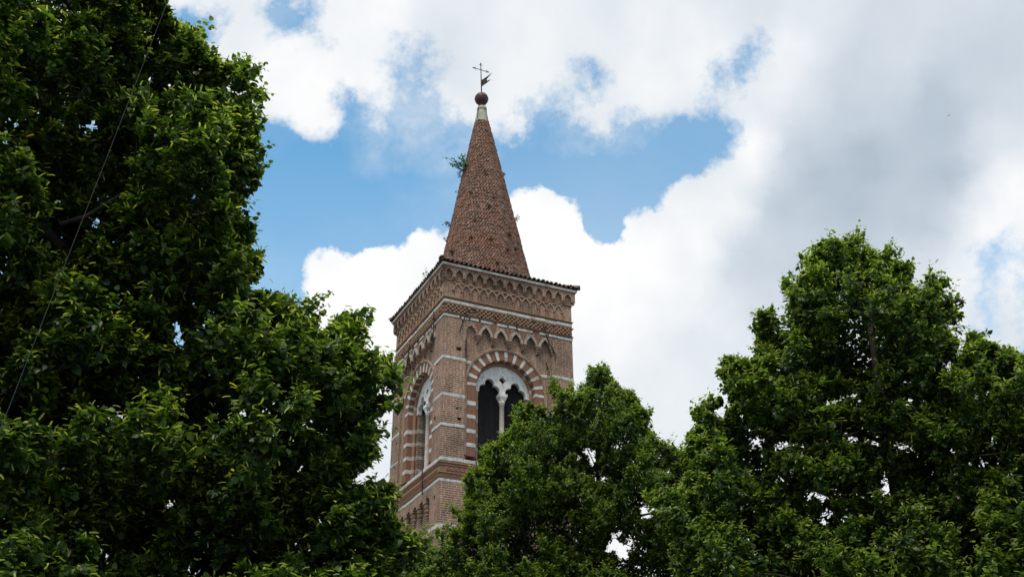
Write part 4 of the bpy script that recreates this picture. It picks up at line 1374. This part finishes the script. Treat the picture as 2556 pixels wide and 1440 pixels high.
LT = [(-260, -220), (360, -220), (420, -60), (418, 20), (425, 50), (452, 58), (478, 75), (500, 78), (497, 100), (522, 135), (564, 157), (600, 172), (640, 165), (632, 190),
      (611, 214), (645, 230), (662, 242), (633, 283), (652, 302), (648, 325), (633, 335), (648, 355), (640, 390), (645, 417), (650, 455), (630, 486), (625, 511), (597, 536),
      (640, 558), (635, 600), (618, 620), (648, 632), (645, 658), (638, 697), (615, 728), (645, 732), (682, 730), (715, 742), (733, 768), (760, 775), (784, 792), (782, 810), (789, 842),
      (813, 824), (836, 795), (852, 772), (912, 788), (918, 829), (907, 856), (922, 885), (958, 890), (980, 900), (996, 925), (1001, 950), (998, 985), (975, 1010), (966, 1046), (956, 1082),
      (931, 1115), (942, 1151), (915, 1168), (885, 1192), (858, 1222), (880, 1232), (897, 1215), (922, 1196), (984, 1226), (986, 1240), (976, 1270), (987, 1292), (998, 1336),
      (1068, 1324), (1080, 1357), (1058, 1382), (1010, 1412), (994, 1450), (980, 1640), (-260, 1640)]
LH = [(28, 785, 24, 30), (432, 828, 14, 16), (368, 946, 20, 12), (205, 968, 30, 18), (442, 1262, 26, 13), (412, 1332, 15, 17), (890, 1395, 26, 26), (152, 1292, 8, 8), (236, 556, 12, 8),
      (420, 565, 9, 8), (212, 682, 14, 9), (208, 342, 10, 7), (292, 610, 12, 8), (445, 870, 10, 14), (565, 1345, 8, 10), (955, 1350, 8, 12)]
LTIPS = [(470, 130, 482, 60), (585, 175, 632, 140), (600, 185, 660, 165), (625, 250, 668, 238), (745, 785, 832, 726), (840, 830, 862, 768), (890, 830, 914, 786), (960, 930, 990, 905), (1030, 1370, 1080, 1345),
         (900, 1240, 925, 1195), (540, 745, 560, 722), (930, 1260, 985, 1232), (950, 1290, 986, 1268), (960, 1330, 992, 1300), (1000, 1370, 1070, 1326), (1010, 1390, 1058, 1380), (900, 1300, 975, 1280), (610, 660, 652, 632)]
MT = [(960, 1640), (1000, 1440), (1050, 1395), (1085, 1350), (1094, 1318), (1120, 1310), (1153, 1318), (1142, 1290), (1122, 1260), (1140, 1256), (1158, 1270), (1164, 1229), (1155, 1198), (1174, 1176), (1196, 1165),
      (1202, 1137), (1198, 1114), (1225, 1106), (1248, 1106), (1264, 1078), (1290, 1060), (1280, 1034), (1308, 1016), (1304, 1004), (1320, 1003), (1340, 1007), (1355, 1020), (1367, 1012), (1382, 1012),
      (1370, 968), (1374, 940), (1390, 955), (1404, 968), (1425, 960), (1434, 990), (1446, 965), (1460, 972), (1470, 915), (1508, 910), (1530, 940), (1555, 965), (1588, 988), (1600, 1015), (1626, 1026), (1622, 1068),
      (1635, 1080), (1646, 1103), (1668, 1100), (1670, 1115), (1698, 1118), (1717, 1134), (1760, 1200), (1790, 1440), (1790, 1640)]
MH = [(1496, 1187, 8, 16), (1440, 1380, 6, 8), (1535, 1341, 7, 10), (1612, 1290, 12, 7), (1556, 1368, 14, 6), (1512, 1376, 8, 6), (1475, 1130, 9, 5), (1605, 1375, 10, 6), (1480, 1155, 7, 8)]
MTIPS = [(1385, 975, 1372, 935), (1480, 950, 1472, 908), (1505, 945, 1510, 906), (1430, 990, 1425, 955), (1290, 1060, 1277, 1032), (1640, 1110, 1634, 1074), (1660, 1125, 1674, 1090), (1140, 1290, 1119, 1246), (1450, 985, 1447, 956), (1700, 1135, 1702, 1112)]
RT = [(1640, 1640), (1690, 1450), (1665, 1330), (1630, 1260), (1608, 1235), (1640, 1222), (1700, 1230), (1720, 1180), (1717, 1125), (1708, 1084), (1742, 1070), (1742, 1050), (1726, 1030), (1736, 1019), (1772, 999), (1784, 988), (1814, 982), (1791, 953), (1801, 922), (1799, 897), (1817, 889), (1856, 896),
      (1894, 894), (1898, 881), (1879, 869), (1893, 844), (1884, 808), (1896, 784), (1912, 772), (1927, 772), (1938, 788), (1961, 796), (1962, 767), (1968, 755), (1957, 737), (1965, 719), (1958, 692), (1972, 692), (1982, 706), (1998, 690),
      (2013, 683), (2007, 640), (2028, 644), (2042, 627), (2041, 607), (2064, 597), (2090, 597), (2113, 600), (2131, 575), (2144, 572), (2153, 590), (2150, 626), (2167, 618), (2185, 631), (2198, 627), (2212, 602), (2226, 604), (2222, 640), (2240, 648),
      (2278, 658), (2270, 700), (2270, 716), (2293, 721), (2310, 714), (2313, 688), (2326, 676), (2349, 682), (2350, 711), (2376, 728), (2393, 745), (2387, 768), (2392, 799), (2390, 830), (2393, 862), (2400, 850), (2427, 839), (2453, 839), (2466, 860),
      (2512, 877), (2553, 895), (2660, 960), (2760, 1100), (2800, 1640)]
RH = [(1968, 1112, 34, 14), (2212, 1215, 24, 38), (2030, 1236, 22, 14), (2066, 1288, 18, 18), (2130, 992, 14, 6), (2080, 1005, 14, 8), (2060, 950, 8, 5), (2262, 1120, 12, 9), (2462, 1172, 16, 6), (2390, 890, 10, 8), (2118, 1100, 14, 6), (2250, 1010, 14, 5), (1800, 1035, 12, 8),
      (2195, 1095, 14, 5), (2475, 1100, 9, 6), (2385, 1245, 16, 12), (2010, 1290, 12, 8), (1955, 1200, 8, 6), (2110, 1300, 8, 5), (1960, 820, 9, 5)]
RTIPS = [(2125, 640, 2140, 562), (2150, 650, 2156, 595), (2215, 655, 2224, 598), (2070, 640, 2072, 584), (2015, 665, 2010, 630), (1975, 720, 1957, 686), (1910, 810, 1906, 768), (1930, 810, 1930, 766), (2320, 720, 2318, 668), (2345, 725, 2350, 674), (2385, 760, 2394, 738), (1815, 915, 1806, 888),
         (1900, 870, 1878, 868), (1745, 1045, 1727, 1024), (2270, 690, 2282, 654), (2450, 860, 2440, 834), (1660, 1250, 1604, 1230), (2035, 640, 2044, 606)]
linden('linden_tree', 'large dark linden filling the left side, tallest and nearest of the trees', LT, LH, LTIPS, (-5.6, 11.3), (-4.9, 11.6, 10.6), 12.2, 2.3, 0.30, 40000, 0.073, 1, 0.26, 14, bough=1.02, fill=36000, young_lit=0.75,
       extra=[([(-30, 930, 0), (0, 860, 0), (25, 800, 0), (45, 760, 0), (70, 690, 0.1)], 0.11), ([(25, 815, 0), (70, 775, 0), (130, 755, 0.1), (200, 700, 0.2)], 0.07),
              ([(150, 560, -0.8), (215, 540, -0.9), (270, 505, -1.0), (330, 470, -1.0)], 0.03), ([(280, 565, -0.8), (330, 520, -0.9), (370, 490, -1.0)], 0.025)])
mt_, mb_ = at(1490, 1010, 28.2), at(1488, 1300, 28.2)
linden('linden_tree', 'smallest linden, standing right in front of the bell tower', MT, MH, MTIPS, (mb_[0], mb_[1]), tuple(mt_), 28.2, 2.4, 0.36, 40000, 0.067, 2, 0.20, 12, bough=1.15, young_lit=1.05, fill=48000)
rt_, rb_ = at(2165, 760, 18.2), at(2195, 1250, 18.2)
linden('linden_tree', 'broad linden with a pointed top at the right, under the grey cloud', RT, RH, RTIPS, (rb_[0], rb_[1]), tuple(rt_), 18.2, 2.5, 0.33, 40000, 0.068, 3, 0.17, 14, bough=1.05, young_lit=1.05, fill=52000)

# ================================================================== WEEDS ON THE SPIRE
def on_cone(px, py):
    d = ray(px, py); o_ = np.array([0, 0, CAM_Z])
    best, bt = 1e9, 0
    hd = math.hypot(d[0], d[1])
    for s_ in np.linspace(36.0, 42.5, 900):
        p = o_ + d / hd * s_
        q = to_local(p)
        a_ = axis_at(q[2])
        g_ = math.hypot(q[0] - a_[0], q[1] - a_[1]) - rad_at(q[2])
        if g_ < 0:
            return p
        if g_ < best:
            best, bt = g_, s_
    # the line of sight just misses the edge: take the nearest point of the brickwork
    q = to_local(o_ + d / hd * bt); a_ = axis_at(q[2])
    v_ = np.array([q[0] - a_[0], q[1] - a_[1]]); v_ = v_ / np.linalg.norm(v_) * (rad_at(q[2]) - 0.02) + a_
    w_ = CEN + v_[0] * rdir + v_[1] * ldir
    return np.array([w_[0], w_[1], q[2]])
def weed(px, py, label, r=0.12, n_=40, flower=0, seed=0, out=0.0, droop=0.0, cat='weed', grp='weeds growing on the spire', pos=None):
    rng = np.random.default_rng(seed)
    p = on_cone(px, py) if pos is None else np.array(pos)
    root = empty('weed', tuple(p))
    tag(root, label, cat, grp)
    o_ = p - CEN; o_[2] = 0; o_ = unit(o_)
    d = unit(o_ * 0.7 + np.array([0, 0, 0.5 - droop]) + rng.normal(0, 0.5, (n_, 3)))
    L_ = r * rng.uniform(0.3, 1.1, n_)
    st = MB()
    for i in range(0, n_, 3):
        st.tube([(0, 0, 0), d[i] * L_[i] * 0.6, d[i] * L_[i]], [0.008, 0.006, 0.003], 4, cap=False)
    st.build('stem', M_WEED, root, weld=False)
    pos_ = d * L_[:, None]
    tip = unit(d + rng.normal(0, 0.5, (n_, 3))); nor = unit(np.array([0, 0, 1.0]) + rng.normal(0, 0.5, (n_, 3)))
    leaf_object('foliage', [M_WEED], root, [(LEAF_V, LEAF_F, pos_, tip, nor, rng.uniform(0.025, 0.055, n_), rng.uniform(0, 1, n_), 0)])
    if flower:
        d2 = unit(o_ * 0.8 + np.array([0, 0, 0.8]) + rng.normal(0, 0.35, (flower, 3)))
        pf = d2 * (r * rng.uniform(0.8, 1.7, flower))[:, None]
        leaf_object('flowers', [M_FLOWER], root, [(LEAF_V, LEAF_F, pf, unit(rng.normal(0, 1, (flower, 3))), unit(rng.normal(0, 1, (flower, 3))), rng.uniform(0.04, 0.06, flower), rng.uniform(0, 1, flower), 0)])
WEEDS = [
    (1212, 432, 'highest weed tuft on the front of the spire, below the leafy shrub', 0.15, 40, 0),
    (1258, 436, 'dark weed on the right edge of the spire, above the other edge weeds', 0.16, 40, 0),
    (1176, 482, 'faint little weed on the left half of the spire, second tuft from the top', 0.11, 26, 0),
    (1232, 496, 'small pale weed right of the spire middle, above a darker tuft', 0.12, 26, 0),
    (1220, 517, 'dark weed tuft near the middle height of the spire front', 0.15, 40, 0),
    (1290, 549, 'spiky weed standing out from the right edge of the spire against white cloud', 0.22, 50, 4),
    (1186, 553, 'thin grey weed left of the spire middle, halfway down', 0.12, 26, 0),
    (1269, 588, 'large bushy weed low on the right side of the spire', 0.20, 60, 0),
    (1177, 597, 'low weed on the left half of the spire, above the red brick patch', 0.15, 36, 0),
    (1224, 600, 'darkest weed tuft low in the middle of the spire', 0.17, 46, 0),
    (1265, 627, 'left one of two bushy weeds side by side low on the right of the spire', 0.20, 56, 0),
    (1285, 625, 'right one of two bushy weeds side by side low on the right of the spire', 0.20, 56, 0),
    (1130, 632, 'dark weed patch at the left foot of the spire, just above the eaves', 0.26, 70, 0),
    (1240, 660, 'lowest weed on the spire front, just above the roof tiles', 0.17, 46, 0),
    (1150, 443, 'purple flowering weed on the left edge of the spire, just under the shrub', 0.18, 30, 12),
    (1140, 482, 'thin purple flowering weed on the left edge, second below the shrub', 0.14, 18, 8),
    (1124, 566, 'largest purple flowering weed, on the left edge low on the spire', 0.26, 44, 26),
    (1114, 602, 'sparse flowering weed, the lowest on the left edge of the spire', 0.18, 16, 9),
]
for i, (px, py, lb, r, n_, fl_) in enumerate(WEEDS):
    weed(px, py, lb, r * 0.8, int(n_ * 0.75), fl_, seed=40 + i)
ev = at(1062, 693, 37.2)
evl = np.array([-H2 - 0.2, to_local(ev)[1], 22.02])
evw = CEN + evl[0] * rdir + evl[1] * ldir; evw[2] = 22.02
weed(0, 0, 'thin flowering weed sprouting from the roof tiles left of the spire', 0.22, 22, 10, seed=77, grp=None, pos=evw)

# leafy shrub rooted in the spire
rng = np.random.default_rng(5)
p0 = on_cone(1166, 412)
shrub = empty('shrub', tuple(p0))
tag(shrub, 'leafy green shrub growing sideways out of the left edge of the spire', 'shrub')
targets = [(1112, 392), (1116, 406), (1126, 394), (1134, 402), (1124, 412), (1146, 390), (1154, 388), (1152, 398), (1138, 416), (1148, 424), (1146, 432), (1142, 408), (1160, 392), (1156, 418)]
st = MB(); LP, LT_, LN = [], [], []
for (tx, ty_) in targets:
    q = at(tx, ty_, math.hypot(p0[0], p0[1]) + rng.uniform(-0.3, 0.3)) - p0
    m_ = q * 0.55 + np.array([0, 0, -0.10]) + rng.normal(0, 0.03, 3)
    st.tube([(0, 0, 0), m_, q], [0.018, 0.012, 0.005], 5, cap=False)
    for _ in range(13):
        f_ = rng.uniform(0.55, 1.05)
        LP.append((m_ + (q - m_) * (f_ - 0.5) * 2 if f_ > 0.5 else m_) + rng.normal(0, 0.045, 3)); LT_.append(unit(rng.normal(0, 1, 3) + np.array([0, 0, -0.2]))); LN.append(unit(np.array([0, 0, 0.8]) + rng.normal(0, 0.5, 3)))
for _ in range(70):
    LP.append(rng.normal(0, 0.10, 3) + np.array([0.0, 0, -0.05])); LT_.append(unit(rng.normal(0, 1, 3))); LN.append(unit(rng.normal(0, 1, 3)))
st.build('stem', M_BARK, shrub, weld=False)
n_ = len(LP)
leaf_object('foliage', [M_FIG], shrub, [(LEAF_V, LEAF_F, np.array(LP), np.array(LT_), np.array(LN), rng.uniform(0.05, 0.085, n_), rng.uniform(0, 1, n_), 0)])

# ================================================================== CABLE across the left tree
ca = MB()
A, B = at(432, -40, 10.6), at(40, 960, 8.0)
A2 = A + (A - B) * 1.6; B2 = B + (B - A) * 0.8
cp = []
for q in np.linspace(0, 1, 40):
    p = B2 + (A2 - B2) * q
    p = p - np.array([0, 0, 0.12]) * (1 - (2 * q - 1) ** 2)
    cp.append(p)
ca.tube(cp, 0.0018, 6)
tag(ca.build('overhead_cable', M_WIRE), 'thin grey cable slanting across the dark left tree', 'cable')

# ================================================================== CHURCH behind the right tree
D_CH = 46.0
pk = at(2342, 1240, D_CH)
ang = math.atan2(pk[0], pk[1])
church = empty('church', (pk[0], pk[1], 0), -ang * 0.6)
tag(church, 'brick church gable glimpsed through the right-hand tree', 'church')
hw, zp, slope = 9.0, pk[2], 0.42
ch = MB()
ze = zp - hw * slope
ch.face([(-hw, 0, 0), (hw, 0, 0), (hw, 0, ze), (0, 0, zp), (-hw, 0, ze)])
ch.face([(-hw, 26, 0), (hw, 26, 0), (hw, 26, ze), (0, 26, zp), (-hw, 26, ze)])
ch.face([(-hw, 0, 0), (-hw, 26, 0), (-hw, 26, ze), (-hw, 0, ze)])
ch.face([(hw, 0, 0), (hw, 26, 0), (hw, 26, ze), (hw, 0, ze)])
ch.build('wall', M_CHURCH, church)
rf = MB()
for s in (-1, 1):
    for q, (o0, o1, y0, y1) in enumerate(((0.02, 0.16, -0.35, 26.3),)):
        e0, e1 = s * (hw + 0.4), 0.0
        z_e, z_p = zp - (hw + 0.4) * slope, zp
        rf.hexa([(e0, y0, z_e + o0), (e1, y0, z_p + o0), (e1, y1, z_p + o0), (e0, y1, z_e + o0), (e0, y0, z_e + o1), (e1, y0, z_p + o1), (e1, y1, z_p + o1), (e0, y1, z_e + o1)])
rf.build('roof', M_TILE, church)
cn = MB()
for s in (-1, 1):
    x = 0.25
    while x < hw:
        z = zp - x * slope
        cn.box((s * x - 0.12, -0.16, z - 0.62), (s * x + 0.12, -0.004, z - 0.22), 1)
        x += 0.5
    cn.hexa([(s * hw, -0.22, ze - 0.18), (0, -0.22, zp - 0.18), (0, -0.004, zp - 0.18), (s * hw, -0.004, ze - 0.18), (s * hw, -0.22, ze - 0.02), (0, -0.22, zp - 0.02), (0, -0.004, zp - 0.02), (s * hw, -0.004, ze - 0.02)], 0)
cn.build('cornice', [M_STONE_GREY, M_CHURCH], church)

# ================================================================== a bird high in the cloud
bp_ = at(2368, 289, 70.0)
bd = MB()
bd.tube([(-0.12, 0, 0), (-0.05, 0, 0), (0.05, 0, 0.01), (0.11, 0, 0.01)], [0.008, 0.030, 0.028, 0.006], 8)
for s in (-1, 1):
    bd.hexa([(-0.02, s * 0.02, 0.0), (0.05, s * 0.02, 0.0), (0.0, s * 0.20, 0.05), (-0.03, s * 0.19, 0.05), (-0.02, s * 0.02, 0.008), (0.05, s * 0.02, 0.008), (0.0, s * 0.20, 0.056), (-0.03, s * 0.19, 0.056)])
bo = bd.build('bird', noisy('dark feathers', (0.03, 0.03, 0.032), (0.02, 0.02, 0.02), 8, 0.8, bump=0), smooth=False)
bo.scale = (0.6, 0.6, 0.6); bo.location = tuple(bp_); bo.rotation_euler = (0.3, 0.1, 0.6)
tag(bo, 'tiny dark bird flying under the grey cloud at the upper right', 'bird')
